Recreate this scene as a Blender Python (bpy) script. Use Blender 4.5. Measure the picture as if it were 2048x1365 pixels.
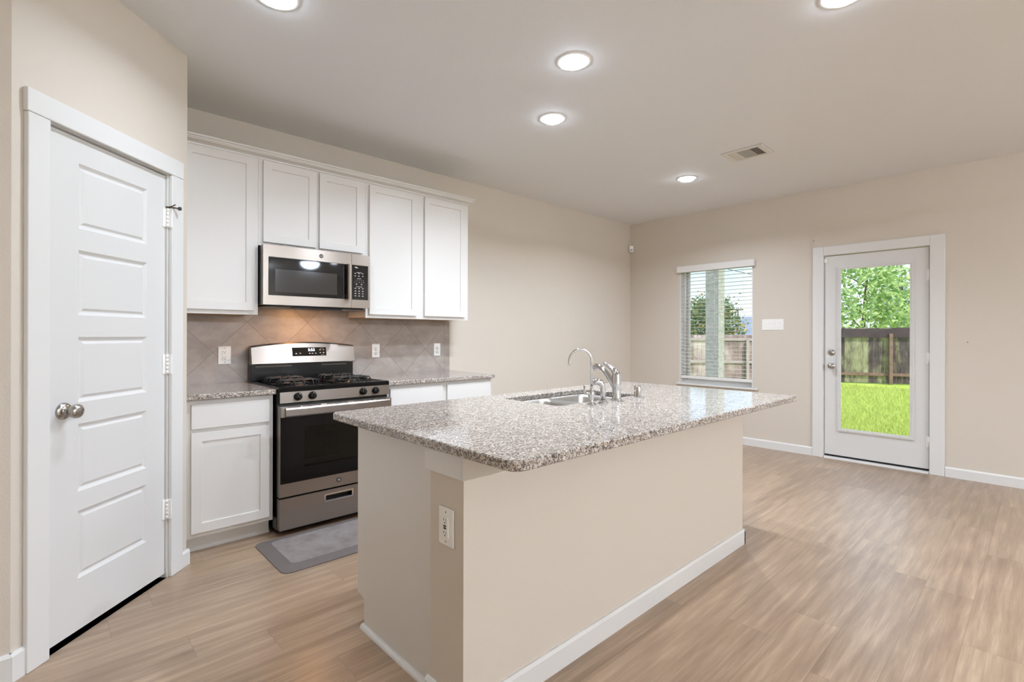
import bpy, bmesh, math, random
from mathutils import Matrix, Vector, Euler

random.seed(7)
for o in list(bpy.data.objects):
    bpy.data.objects.remove(o, do_unlink=True)
SC = bpy.context.scene
COL = SC.collection
PI = math.pi

# ------------------------------------------------------------------ camera
YAW = 0.8185
fw = Vector((math.cos(YAW), math.sin(YAW), 0))
rt = Vector((math.sin(YAW), -math.cos(YAW), 0))
cam = bpy.data.cameras.new('camera')
cam.sensor_width = 36.0
cam.sensor_fit = 'HORIZONTAL'
cam.lens = 1002.8 / 2048 * 36.0
cam.shift_y = -(682.5 - 669.98) / 2048
cam.clip_start = 0.05
cam.clip_end = 500
camo = bpy.data.objects.new('camera', cam)
COL.objects.link(camo)
R = Matrix((rt, Vector((0, 0, 1)), -fw)).transposed().to_4x4()
camo.matrix_world = Matrix.Translation((-5.8877, -3.9164, 1.256)) @ R @ Matrix.Rotation(0.0025, 4, 'Z')
SC.camera = camo

# ------------------------------------------------------------------ exposure, sky, sun
SC.view_settings.view_transform = 'Standard'
SC.view_settings.look = 'None'
SC.view_settings.gamma = 1.0
SC.view_settings.use_curve_mapping = False
SC.view_settings.exposure = 0.14
SC.cycles.max_bounces = 12
SC.cycles.diffuse_bounces = 8
SC.cycles.glossy_bounces = 6
SC.cycles.transparent_max_bounces = 24
SC.cycles.sample_clamp_indirect = 8.0
SC.cycles.caustics_reflective = False
SC.cycles.caustics_refractive = False
try:
    SC.cycles.use_denoising = True
    SC.cycles.denoiser = 'OPENIMAGEDENOISE'
except Exception:
    pass

LAMP_RECESSED = 26.0      # watts of each downlight
LAMP_LENS = 38.0          # radiance of the downlight lenses
LAMP_FAN = 45.0          # radiance of the fan's glass bowl
LAMP_FILL = 320.0  # radiance of the fill lights added in the unseen living area
LAMP_COOK = 300.0          # the cooktop lamp under the microwave
SKY = 4.2
SUN = 5.0

W = bpy.data.worlds.new('world')
SC.world = W
W.use_nodes = True
nt = W.node_tree
nt.nodes.clear()
wo = nt.nodes.new('ShaderNodeOutputWorld')
bg = nt.nodes.new('ShaderNodeBackground')
tc = nt.nodes.new('ShaderNodeTexCoord')
sx = nt.nodes.new('ShaderNodeSeparateXYZ')
rp = nt.nodes.new('ShaderNodeValToRGB')
rp.color_ramp.elements[0].position = 0.0
rp.color_ramp.elements[0].color = (0.31, 0.335, 0.36, 1)
rp.color_ramp.elements[1].position = 0.6
rp.color_ramp.elements[1].color = (0.11, 0.19, 0.34, 1)
e = rp.color_ramp.elements.new(0.12)
e.color = (0.205, 0.27, 0.345, 1)
cn = nt.nodes.new('ShaderNodeTexNoise')
cn.inputs['Scale'].default_value = 3.5
cn.inputs['Detail'].default_value = 5
cr = nt.nodes.new('ShaderNodeValToRGB')
cr.color_ramp.elements[0].position = 0.48
cr.color_ramp.elements[1].position = 0.70
mx = nt.nodes.new('ShaderNodeMix')
mx.data_type = 'RGBA'
mx.inputs['B'].default_value = (0.33, 0.34, 0.35, 1)
nt.links.new(tc.outputs['Generated'], sx.inputs[0])
nt.links.new(sx.outputs['Z'], rp.inputs[0])
nt.links.new(tc.outputs['Generated'], cn.inputs['Vector'])
nt.links.new(cn.outputs['Fac'], cr.inputs[0])
nt.links.new(cr.outputs[0], mx.inputs['Factor'])
nt.links.new(rp.outputs[0], mx.inputs['A'])
nt.links.new(mx.outputs['Result'], bg.inputs['Color'])
bg.inputs['Strength'].default_value = SKY
nt.links.new(bg.outputs[0], wo.inputs[0])

sun = bpy.data.lights.new('sun', 'SUN')
sun.energy = SUN
sun.angle = 0.03
sun.color = (1.0, 0.975, 0.93)
suno = bpy.data.objects.new('sun', sun)
COL.objects.link(suno)
suno.location = (-4, -3, 14)
suno.rotation_euler = Vector((0.16, 0.66, -1.0)).to_track_quat('-Z', 'Y').to_euler()

# ------------------------------------------------------------------ node helpers
def lin(r, g, b):
    f = lambda c: ((c / 255 + 0.055) / 1.055) ** 2.4 if c > 10 else c / 255 / 12.92
    return (f(r), f(g), f(b), 1)

MATS = {}

class NB:
    def __init__(s, name):
        s.m = bpy.data.materials.new(name)
        s.m.use_nodes = True
        s.t = s.m.node_tree
        s.b = s.t.nodes['Principled BSDF']
        s.out = s.t.nodes['Material Output']
        MATS[name] = s.m
        s._tc = None
    def n(s, typ, **kw):
        x = s.t.nodes.new(typ)
        for k, v in kw.items():
            setattr(x, k, v)
        return x
    def l(s, a, b):
        s.t.links.new(a, b)
    def co(s):
        if s._tc is None:
            s._tc = s.n('ShaderNodeNewGeometry').outputs['Position']
        return s._tc
    def oc(s):
        return s.n('ShaderNodeTexCoord').outputs['Object']
    def mth(s, op, a, b=None, c=None):
        x = s.n('ShaderNodeMath', operation=op)
        for i, v in enumerate((a, b, c)):
            if v is None:
                continue
            if isinstance(v, (int, float)):
                x.inputs[i].default_value = v
            else:
                s.l(v, x.inputs[i])
        return x.outputs[0]
    def vec(s, a, b, c):
        x = s.n('ShaderNodeCombineXYZ')
        for i, v in enumerate((a, b, c)):
            if isinstance(v, (int, float)):
                x.inputs[i].default_value = v
            else:
                s.l(v, x.inputs[i])
        return x.outputs[0]
    def sep(s, v):
        x = s.n('ShaderNodeSeparateXYZ')
        s.l(v, x.inputs[0])
        return x.outputs
    def noise(s, v, scale, detail=3, rough=0.5, out='Fac'):
        x = s.n('ShaderNodeTexNoise')
        s.l(v, x.inputs['Vector'])
        x.inputs['Scale'].default_value = scale
        x.inputs['Detail'].default_value = detail
        x.inputs['Roughness'].default_value = rough
        return x.outputs[out]
    def ramp(s, f, stops, interp='LINEAR'):
        x = s.n('ShaderNodeValToRGB')
        cr = x.color_ramp
        cr.interpolation = interp
        cr.elements[0].position, cr.elements[0].color = stops[0]
        cr.elements[1].position, cr.elements[1].color = stops[-1]
        for p, c in stops[1:-1]:
            e = cr.elements.new(p)
            e.color = c
        s.l(f, x.inputs[0])
        return x.outputs[0]
    def mix(s, f, a, b, blend='MIX'):
        x = s.n('ShaderNodeMix', data_type='RGBA', blend_type=blend)
        for k, v in (('Factor', f), ('A', a), ('B', b)):
            if isinstance(v, (int, float)):
                x.inputs[k].default_value = v
            elif isinstance(v, tuple):
                x.inputs[k].default_value = v
            else:
                s.l(v, x.inputs[k])
        return x.outputs['Result']
    def bump(s, h, strength, dist):
        x = s.n('ShaderNodeBump')
        x.inputs['Strength'].default_value = strength
        x.inputs['Distance'].default_value = dist
        s.l(h, x.inputs['Height'])
        s.l(x.outputs[0], s.b.inputs['Normal'])
    def set(s, **kw):
        for k, v in kw.items():
            k = {'color': 'Base Color', 'rough': 'Roughness', 'metal': 'Metallic', 'spec': 'Specular IOR Level',
                 'coat': 'Coat Weight', 'alpha': 'Alpha', 'aniso': 'Anisotropic'}.get(k, k)
            if isinstance(v, (int, float, tuple)):
                s.b.inputs[k].default_value = v
            else:
                s.l(v, s.b.inputs[k])
        return s

def simple(name, col, rough=0.5, metal=0.0, spec=0.5, bump=None, vary=0.0):
    m = NB(name)
    c = lin(*col)
    m.set(color=c, rough=rough, metal=metal, spec=spec)
    if vary:
        f = m.noise(m.oc(), 6, 4)
        d = tuple(max(0, x * (1 - vary)) for x in c[:3]) + (1,)
        u = tuple(min(1, x * (1 + vary)) for x in c[:3]) + (1,)
        m.set(color=m.ramp(f, [(0.3, d), (0.7, u)]))
    if bump:
        m.bump(m.noise(m.oc(), bump[0], 2), bump[1], bump[2])
    return m.m

def emit(name, col, strength):
    m = NB(name)
    m.set(color=(0.8, 0.8, 0.8, 1), **{'Emission Color': lin(*col), 'Emission Strength': strength})
    return m.m

def build_materials():
    simple('wall_paint', (205, 196, 183), 0.62, bump=(150, 0.22, 0.003))
    simple('ceiling_paint', (230, 232, 235), 0.75, bump=(110, 0.18, 0.003))
    simple('trim_paint', (217, 216, 213), 0.34)
    simple('door_paint', (212, 211, 208), 0.36, bump=(260, 0.04, 0.001))
    simple('cabinet_paint', (217, 214, 209), 0.33)
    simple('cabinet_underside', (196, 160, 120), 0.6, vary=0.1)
    simple('white_plastic', (236, 235, 231), 0.3)
    simple('sensor_plastic', (226, 224, 218), 0.35)
    simple('slot_black', (28, 26, 25), 0.6)
    simple('gap_black', (16, 15, 14), 0.8)
    simple('appliance_black', (13, 13, 14), 0.22)
    simple('black_enamel', (9, 9, 11), 0.10)
    simple('oven_enamel', (74, 72, 66), 0.3)
    simple('cast_iron', (24, 23, 24), 0.5, bump=(300, 0.15, 0.001))
    simple('dark_steel', (84, 78, 72), 0.42, metal=0.7)
    simple('chrome', (206, 206, 206), 0.07, metal=1.0)
    simple('satin_nickel', (176, 172, 166), 0.24, metal=1.0)
    simple('bronze_metal', (92, 76, 58), 0.35, metal=0.9)
    simple('rubber_grey', (70, 66, 64), 0.7)
    simple('vent_paint', (222, 219, 214), 0.45)
    simple('vent_grey', (170, 168, 165), 0.6)
    simple('blind_vinyl', (226, 224, 220), 0.4)
    simple('frame_vinyl', (236, 236, 234), 0.4)
    simple('pale_grey', (186, 184, 178), 0.5)
    simple('mark_white', (205, 205, 205), 0.5)
    simple('panel_black', (15, 15, 16), 0.04)
    simple('fan_wood', (58, 46, 40), 0.45)
    simple('fan_metal', (96, 90, 84), 0.35, metal=1.0)
    simple('concrete_patio', (160, 156, 148), 0.85, vary=0.1)
    simple('house_wall', (176, 160, 146), 0.8)
    simple('roof_shingle', (128, 132, 146), 0.85, vary=0.12)
    simple('pole_wood', (92, 84, 78), 0.8)
    simple('wire_black', (40, 40, 44), 0.6)
    simple('bark', (110, 98, 86), 0.9, vary=0.2)
    simple('caulk', (182, 150, 96), 0.6)
    emit('lamp_lens', (225, 238, 255), LAMP_LENS)
    emit('fan_bowl', (225, 238, 255), LAMP_FAN)
    emit('fill_bowl', (225, 238, 255), LAMP_FILL)
    emit('cook_lamp', (255, 190, 128), LAMP_COOK)
    emit('clock_digits', (235, 240, 255), 3.0)

    # brushed stainless steel: grain runs along the sheet, so highlights stretch across it
    m = NB('stainless')
    p = m.sep(m.oc())
    f = m.noise(m.vec(m.mth('MULTIPLY', p[0], 2.0), m.mth('MULTIPLY', p[1], 2.0), m.mth('MULTIPLY', p[2], 900.0)), 1.0, 2)
    tn = m.n('ShaderNodeTangent', direction_type='UV_MAP')
    tn.uv_map = 'UVMap'
    m.l(tn.outputs[0], m.b.inputs['Tangent'])
    m.set(color=lin(160, 150, 141), metal=1.0, rough=m.mth('MULTIPLY_ADD', f, 0.02, 0.27), aniso=0.75)
    m.b.inputs['Anisotropic Rotation'].default_value = 0.25
    m = NB('sink_steel')
    p = m.sep(m.oc())
    f = m.noise(m.vec(m.mth('MULTIPLY', p[0], 160.0), m.mth('MULTIPLY', p[1], 6.0), m.mth('MULTIPLY', p[2], 6.0)), 1.0, 2)
    m.set(color=lin(196, 192, 186), metal=1.0, rough=m.mth('MULTIPLY_ADD', f, 0.10, 0.32))

    # granite
    m = NB('granite')
    o = m.oc()
    warp = m.noise(o, 90, 2, out='Color')
    vm = m.n('ShaderNodeVectorMath', operation='MULTIPLY_ADD')
    m.l(warp, vm.inputs[0])
    vm.inputs[1].default_value = (0.006, 0.006, 0.006)
    m.l(o, vm.inputs[2])
    v1 = m.n('ShaderNodeTexVoronoi')
    m.l(vm.outputs[0], v1.inputs['Vector'])
    v1.inputs['Scale'].default_value = 215
    r1 = m.n('ShaderNodeSeparateColor')
    m.l(v1.outputs['Color'], r1.inputs[0])
    c1 = m.ramp(r1.outputs[0], [(0.0, lin(38, 32, 28)), (0.16, lin(70, 60, 53)), (0.27, lin(126, 112, 100)), (0.40, lin(166, 154, 142)),
                                (0.58, lin(196, 187, 177)), (0.76, lin(217, 210, 200)), (0.93, lin(158, 144, 132))], 'CONSTANT')
    v2 = m.n('ShaderNodeTexVoronoi')
    m.l(vm.outputs[0], v2.inputs['Vector'])
    v2.inputs['Scale'].default_value = 420
    r2 = m.n('ShaderNodeSeparateColor')
    m.l(v2.outputs['Color'], r2.inputs[0])
    c2 = m.ramp(r2.outputs[1], [(0.0, lin(40, 34, 31)), (0.16, lin(158, 147, 136)), (0.6, lin(214, 207, 199))], 'CONSTANT')
    big = m.noise(o, 26, 3)
    c = m.mix(0.26, c1, c2)
    c = m.mix(m.ramp(big, [(0.42, (0, 0, 0, 1)), (0.62, (0.22, 0.22, 0.22, 1))]), c, lin(96, 82, 72), 'MIX')
    m.set(color=c, rough=0.07, spec=0.5)

    # wood-look plank floor running along X
    m = NB('plank_floor')
    P = m.sep(m.co())
    wdt, lng = 0.184, 1.22
    row = m.mth('FLOOR', m.mth('DIVIDE', P[1], wdt))
    wn = m.n('ShaderNodeTexWhiteNoise', noise_dimensions='1D')
    m.l(row, wn.inputs['W'])
    xo = m.mth('MULTIPLY_ADD', wn.outputs['Value'], lng, P[0])
    colm = m.mth('FLOOR', m.mth('DIVIDE', xo, lng))
    wn2 = m.n('ShaderNodeTexWhiteNoise', noise_dimensions='2D')
    m.l(m.vec(row, colm, 0.0), wn2.inputs['Vector'])
    rnd = wn2.outputs['Value']
    gx = m.mth('MULTIPLY_ADD', rnd, 37.0, m.mth('MULTIPLY', P[0], 1.3))
    gy = m.mth('MULTIPLY_ADD', rnd, 11.0, m.mth('MULTIPLY', P[1], 16.0))
    g1 = m.noise(m.vec(gx, gy, 0.0), 1.6, 6, 0.62)
    gx2 = m.mth('MULTIPLY_ADD', rnd, 17.0, m.mth('MULTIPLY', P[0], 0.9))
    gy2 = m.mth('MULTIPLY_ADD', rnd, 5.0, m.mth('MULTIPLY', P[1], 70.0))
    g2 = m.noise(m.vec(gx2, gy2, 0.0), 1.0, 4, 0.55)
    wv = m.n('ShaderNodeTexWave', wave_type='RINGS', rings_direction='Y')
    m.l(m.vec(m.mth('MULTIPLY', gx, 0.16), m.mth('MULTIPLY', gy, 0.22), rnd), wv.inputs['Vector'])
    wv.inputs['Scale'].default_value = 3.2
    wv.inputs['Distortion'].default_value = 5.0
    wv.inputs['Detail'].default_value = 2.0
    base = m.ramp(g1, [(0.25, lin(126, 101, 80)), (0.5, lin(164, 139, 114)), (0.75, lin(199, 174, 147))])
    base = m.mix(m.mth('MULTIPLY', m.ramp(g2, [(0.28, (1, 1, 1, 1)), (0.66, (0, 0, 0, 1))]), 0.42), base, lin(128, 104, 84))
    g3 = m.noise(m.vec(m.mth('MULTIPLY_ADD', rnd, 23.0, m.mth('MULTIPLY', P[0], 5.0)), m.mth('MULTIPLY', P[1], 230.0), rnd), 1.0, 2, 0.6)
    base = m.mix(m.mth('MULTIPLY', m.ramp(g3, [(0.34, (1, 1, 1, 1)), (0.56, (0, 0, 0, 1))]), 0.30), base, lin(118, 94, 74))
    base = m.mix(m.mth('MULTIPLY', wv.outputs['Fac'], 0.18), base, lin(130, 108, 90))
    base = m.mix(0.18, base, m.ramp(rnd, [(0.0, lin(132, 109, 88)), (0.5, lin(166, 141, 117)), (1.0, lin(198, 172, 144))]))
    fy = m.mth('FRACT', m.mth('DIVIDE', P[1], wdt))
    fx = m.mth('FRACT', m.mth('DIVIDE', xo, lng))
    ey = m.mth('MINIMUM', fy, m.mth('SUBTRACT', 1.0, fy))
    ex = m.mth('MULTIPLY', m.mth('MINIMUM', fx, m.mth('SUBTRACT', 1.0, fx)), lng / wdt)
    seam = m.mth('LESS_THAN', m.mth('MINIMUM', ex, ey), 0.0065)
    base = m.mix(m.mth('MULTIPLY', seam, 0.45), base, lin(104, 82, 64))
    m.set(color=base, rough=m.mth('MULTIPLY_ADD', g2, 0.10, 0.25), spec=0.9)
    m.bump(m.mth('SUBTRACT', m.mth('MULTIPLY', g2, 0.15), seam), 0.10, 0.001)

    # backsplash tile laid on the diagonal
    m = NB('diagonal_tile')
    P = m.sep(m.co())
    D = 0.4285
    a = m.mth('DIVIDE', m.mth('ADD', m.mth('ADD', P[0], 4.822), m.mth('SUBTRACT', P[2], 1.343)), D)
    b = m.mth('DIVIDE', m.mth('SUBTRACT', m.mth('ADD', P[0], 4.822), m.mth('SUBTRACT', P[2], 1.343)), D)
    fa, fb = m.mth('FRACT', a), m.mth('FRACT', b)
    ea = m.mth('MINIMUM', fa, m.mth('SUBTRACT', 1.0, fa))
    eb = m.mth('MINIMUM', fb, m.mth('SUBTRACT', 1.0, fb))
    edge = m.mth('MINIMUM', ea, eb)
    grout = m.mth('LESS_THAN', edge, 0.0052)
    strip = m.mth('COMPARE', P[0], -3.108, 0.0016)
    inside = m.mth('LESS_THAN', P[0], -3.108)
    grout = m.mth('MAXIMUM', m.mth('MULTIPLY', grout, inside), strip)
    wn = m.n('ShaderNodeTexWhiteNoise', noise_dimensions='2D')
    m.l(m.vec(m.mth('FLOOR', a), m.mth('FLOOR', b), 0.0), wn.inputs['Vector'])
    t = m.noise(m.vec(m.mth('MULTIPLY_ADD', wn.outputs['Value'], 9.0, P[0]), wn.outputs['Value'], m.mth('MULTIPLY', P[2], 1.6)), 5.5, 6, 0.62)
    tc_ = m.ramp(t, [(0.25, lin(139, 128, 119)), (0.5, lin(160, 150, 142)), (0.75, lin(176, 167, 159))])
    m.set(color=m.mix(grout, tc_, lin(128, 114, 101)), rough=0.38)
    m.bump(m.mth('SUBTRACT', m.mth('MULTIPLY', t, 0.15), grout), 0.35, 0.002)

    # black glass with a dark see-through window
    m = NB('oven_glass')
    tr = m.n('ShaderNodeBsdfTransparent')
    tr.inputs[0].default_value = (0.42, 0.41, 0.38, 1)
    gl = m.n('ShaderNodeBsdfGlossy')
    gl.inputs['Roughness'].default_value = 0.04
    fr = m.n('ShaderNodeFresnel')
    ms = m.n('ShaderNodeMixShader')
    m.l(fr.outputs[0], ms.inputs[0])
    m.l(tr.outputs[0], ms.inputs[1])
    m.l(gl.outputs[0], ms.inputs[2])
    m.l(ms.outputs[0], m.out.inputs['Surface'])

    m = NB('window_glass')
    tr = m.n('ShaderNodeBsdfTransparent')
    tr.inputs[0].default_value = (0.96, 0.98, 0.97, 1)
    gl = m.n('ShaderNodeBsdfGlossy')
    gl.inputs['Roughness'].default_value = 0.01
    fr = m.n('ShaderNodeFresnel')
    ms = m.n('ShaderNodeMixShader')
    m.l(m.mth('MULTIPLY', fr.outputs[0], 0.6), ms.inputs[0])
    m.l(tr.outputs[0], ms.inputs[1])
    m.l(gl.outputs[0], ms.inputs[2])
    m.l(ms.outputs[0], m.out.inputs['Surface'])

    # microwave screen window: fine grey mesh behind dark glass
    m = NB('screen_glass')
    m.set(color=lin(58, 55, 52), rough=0.10, spec=0.35)

    # rubber-topped kitchen mat
    m = NB('mat_top')
    f = m.noise(m.oc(), 9, 6, 0.7)
    g = m.noise(m.oc(), 60, 3, 0.6)
    c = m.ramp(f, [(0.3, lin(112, 102, 97)), (0.5, lin(132, 122, 118)), (0.72, lin(142, 134, 130))])
    c = m.mix(m.mth('MULTIPLY', m.ramp(g, [(0.55, (0, 0, 0, 1)), (0.75, (1, 1, 1, 1))]), 0.35), c, lin(108, 92, 80))
    m.set(color=c, rough=0.72)
    m.bump(g, 0.2, 0.002)
    simple('mat_edge', (104, 95, 90), 0.7, vary=0.06)

    # weathered fence boards
    for nm, cols in (('fence_dark', [(58, 44, 50), (92, 76, 76), (142, 136, 104), (176, 170, 138)]),
                     ('fence_pale', [(112, 88, 88), (158, 132, 130), (196, 176, 172), (222, 208, 202)])):
        m = NB(nm)
        P = m.sep(m.oc())
        along = m.mth('ADD', P[0], P[1])
        f = m.noise(m.vec(m.mth('MULTIPLY', along, 7.0), 0.0, m.mth('MULTIPLY', P[2], 1.1)), 1.5, 5, 0.65)
        wn = m.n('ShaderNodeTexWhiteNoise', noise_dimensions='1D')
        m.l(m.mth('FLOOR', m.mth('DIVIDE', along, 0.145)), wn.inputs['W'])
        f = m.mth('ADD', m.mth('MULTIPLY', f, 0.8), m.mth('MULTIPLY', wn.outputs['Value'], 0.2))
        m.set(color=m.ramp(f, [(0.30, lin(*cols[0])), (0.44, lin(*cols[1])), (0.56, lin(*cols[2])), (0.72, lin(*cols[3]))]), rough=0.85)
    simple('fence_top', (74, 58, 62), 0.85, vary=0.25)
    simple('fence_rail', (136, 106, 92), 0.85, vary=0.2)
    simple('fence_rail_pale', (176, 158, 156), 0.85, vary=0.15)

    m = NB('lawn')
    f = m.noise(m.co(), 1.3, 5, 0.7)
    g = m.noise(m.co(), 26, 3, 0.7)
    c = m.ramp(f, [(0.3, lin(150, 166, 70)), (0.5, lin(178, 192, 84)), (0.72, lin(200, 210, 104))])
    c = m.mix(m.mth('MULTIPLY', m.ramp(g, [(0.4, (1, 1, 1, 1)), (0.6, (0, 0, 0, 1))]), 0.4), c, lin(124, 142, 60))
    m.set(color=c, rough=0.9, spec=0.1)
    for nm, ca, cb in (('grass_blade', (172, 184, 88), (226, 230, 144)), ('leaf_green', (120, 158, 92), (222, 234, 168)),
                       ('leaf_dark', (84, 104, 76), (150, 168, 124)), ('leaf_pale', (150, 172, 146), (214, 224, 200)),
                       ('blossom', (226, 176, 96), (240, 208, 140))):
        m = NB(nm)
        oi = m.n('ShaderNodeNewGeometry')
        c = m.ramp(oi.outputs['Random Per Island'], [(0.0, lin(*ca)), (1.0, lin(*cb))])
        df = m.n('ShaderNodeBsdfDiffuse')
        tl = m.n('ShaderNodeBsdfTranslucent')
        m.l(c, df.inputs[0])
        m.l(c, tl.inputs[0])
        ms = m.n('ShaderNodeMixShader')
        ms.inputs[0].default_value = 0.4
        m.l(df.outputs[0], ms.inputs[1])
        m.l(tl.outputs[0], ms.inputs[2])
        m.l(ms.outputs[0], m.out.inputs['Surface'])
    # painted stucco of the patio post
    m = NB('post_stucco')
    f = m.noise(m.oc(), 14, 5, 0.7)
    m.set(color=m.ramp(f, [(0.35, lin(150, 146, 136)), (0.65, lin(186, 182, 172))]), rough=0.9)

build_materials()

# ------------------------------------------------------------------ mesh helpers
I4 = Matrix.Identity(4)

def frame(o, x, y, z=(0, 0, 1)):
    m = Matrix((Vector(x), Vector(y), Vector(z))).transposed().to_4x4()
    m.translation = Vector(o)
    return m

class MB:
    """Collects shapes given in the frame M (world by default); build() links them as ONE mesh object."""
    def __init__(s, M=None):
        s.M = M or I4
        s.v, s.f, s.sm = [], [], []
    def add(s, vs, fs, smooth=False):
        b = len(s.v)
        s.v += [s.M @ Vector(p) for p in vs]
        s.f += [tuple(i + b for i in f) for f in fs]
        s.sm += [smooth] * len(fs)
        return s
    def box(s, x0, x1, y0, y1, z0, z1, bev=0.0, seg=2):
        x0, x1 = sorted((x0, x1)); y0, y1 = sorted((y0, y1)); z0, z1 = sorted((z0, z1))
        if bev <= 0:
            return s.add([(x0, y0, z0), (x1, y0, z0), (x1, y1, z0), (x0, y1, z0), (x0, y0, z1), (x1, y0, z1), (x1, y1, z1), (x0, y1, z1)],
                         [(0, 3, 2, 1), (4, 5, 6, 7), (0, 1, 5, 4), (1, 2, 6, 5), (2, 3, 7, 6), (3, 0, 4, 7)])
        bm = bmesh.new()
        bmesh.ops.create_cube(bm, size=1.0)
        for v in bm.verts:
            v.co = Vector(((x0 + x1) / 2 + v.co.x * (x1 - x0), (y0 + y1) / 2 + v.co.y * (y1 - y0), (z0 + z1) / 2 + v.co.z * (z1 - z0)))
        bev = min(bev, 0.49 * min(x1 - x0, y1 - y0, z1 - z0))
        bmesh.ops.bevel(bm, geom=list(bm.edges), offset=bev, segments=seg, profile=0.5, affect='EDGES')
        bm.verts.index_update()
        s.add([v.co.copy() for v in bm.verts], [tuple(v.index for v in f.verts) for f in bm.faces])
        bm.free()
        return s
    def tube(s, pts, r, n=10, caps=True, smooth=True):
        pts = [Vector(p) for p in pts]
        rs = r if isinstance(r, (list, tuple)) else [r] * len(pts)
        t0 = (pts[1] - pts[0]).normalized()
        up = Vector((0, 0, 1)) if abs(t0.z) < 0.9 else Vector((1, 0, 0))
        nrm = t0.cross(up).normalized()
        vs, fs = [], []
        for i, p in enumerate(pts):
            a = pts[max(i - 1, 0)]; b = pts[min(i + 1, len(pts) - 1)]
            t = (b - a).normalized()
            nrm = (nrm - t * nrm.dot(t)).normalized()
            bn = t.cross(nrm)
            for k in range(n):
                an = 2 * PI * k / n
                vs.append(p + (nrm * math.cos(an) + bn * math.sin(an)) * rs[i])
        for i in range(len(pts) - 1):
            for k in range(n):
                a = i * n + k; b = i * n + (k + 1) % n
                fs.append((a, b, b + n, a + n))
        s.add(vs, fs, smooth)
        if caps:
            s.add([vs[k] for k in range(n)], [tuple(range(n - 1, -1, -1))])
            s.add([vs[-n + k] for k in range(n)], [tuple(range(n))])
        return s
    def lathe(s, prof, o=(0, 0, 0), ax=(0, 0, 1), n=32, smooth=True):
        """prof: list of (radius, height along ax); closed at both ends."""
        ax = Vector(ax).normalized(); o = Vector(o)
        u = ax.cross(Vector((0, 0, 1)) if abs(ax.z) < 0.9 else Vector((1, 0, 0))).normalized()
        w = ax.cross(u)
        vs, fs = [], []
        for r, h in prof:
            for k in range(n):
                an = 2 * PI * k / n
                vs.append(o + ax * h + (u * math.cos(an) + w * math.sin(an)) * max(r, 1e-5))
        for i in range(len(prof) - 1):
            for k in range(n):
                a = i * n + k; b = i * n + (k + 1) % n
                fs.append((a, b, b + n, a + n))
        s.add(vs, fs, smooth)
        for ring, rev in ((0, True), (len(prof) - 1, False)):
            if prof[ring][0] > 1e-4:
                q = [vs[ring * n + k] for k in range(n)]
                s.add(q, [tuple(range(n - 1, -1, -1)) if rev else tuple(range(n))])
        return s
    def prism(s, poly, axis, a, b, smooth=False):
        """poly in the two other axes (in order), extruded along axis from a to b."""
        n = len(poly)
        def P(q, t):
            if axis == 'x': return (t, q[0], q[1])
            if axis == 'y': return (q[0], t, q[1])
            return (q[0], q[1], t)
        vs = [P(q, a) for q in poly] + [P(q, b) for q in poly]
        fs = [tuple(range(n - 1, -1, -1)), tuple(range(n, 2 * n))]
        s.add(vs, fs)
        s.add(vs, [(i, (i + 1) % n, n + (i + 1) % n, n + i) for i in range(n)], smooth)
        return s
    def slab(s, u0, u1, z0, z1, ob, of, panels=(), prof=(), holes=()):
        """Slab in the (x, z) plane, thickness along y from ob (back) to of (front); moulded panels and through holes."""
        us = sorted({u0, u1, *[c for p in (*panels, *holes) for c in p[:2]]})
        zs = sorted({z0, z1, *[c for p in (*panels, *holes) for c in p[2:]]})
        inr = lambda p, a, b: p[0] - 1e-6 < a < p[1] + 1e-6 and p[2] - 1e-6 < b < p[3] + 1e-6
        vs, fs = [], []
        def q(*pts):
            b = len(vs); vs.extend(pts); fs.append(tuple(range(b, b + len(pts))))
        for i in range(len(us) - 1):
            for j in range(len(zs) - 1):
                a, b, c, d = us[i], us[i + 1], zs[j], zs[j + 1]
                mu, mz = (a + b) / 2, (c + d) / 2
                hole = any(inr(p, mu, mz) for p in holes)
                pan = any(inr(p, mu, mz) for p in panels)
                if not hole:
                    q((a, ob, c), (a, ob, d), (b, ob, d), (b, ob, c))
                    if not pan:
                        q((a, of, c), (b, of, c), (b, of, d), (a, of, d))
        for i in range(len(us) - 1):
            a, b = us[i], us[i + 1]
            q((a, ob, z0), (b, ob, z0), (b, of, z0), (a, of, z0)); q((a, ob, z1), (a, of, z1), (b, of, z1), (b, ob, z1))
        for j in range(len(zs) - 1):
            c, d = zs[j], zs[j + 1]
            q((u0, ob, c), (u0, of, c), (u0, of, d), (u0, ob, d)); q((u1, ob, c), (u1, ob, d), (u1, of, d), (u1, of, c))
        sg = 1 if of > ob else -1
        for p in panels:
            rings = [(0.0, 0.0), *prof]
            # outer ring follows the grid cuts, so split its sides at them
            R_ = lambda i, d: [(p[0] + i, of - sg * d, p[2] + i), (p[1] - i, of - sg * d, p[2] + i), (p[1] - i, of - sg * d, p[3] - i), (p[0] + i, of - sg * d, p[3] - i)]
            for (i0, d0), (i1, d1) in zip(rings[:-1], rings[1:]):
                A, B = R_(i0, d0), R_(i1, d1)
                for k in range(4):
                    q(A[k], A[(k + 1) % 4], B[(k + 1) % 4], B[k])
            q(*R_(*rings[-1]))
        for p in holes:
            A = [(p[0], of, p[2]), (p[1], of, p[2]), (p[1], of, p[3]), (p[0], of, p[3])]
            B = [(x, ob, z) for x, _, z in A]
            for k in range(4):
                q(A[k], B[k], B[(k + 1) % 4], A[(k + 1) % 4])
        return s.add(vs, fs)
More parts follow.
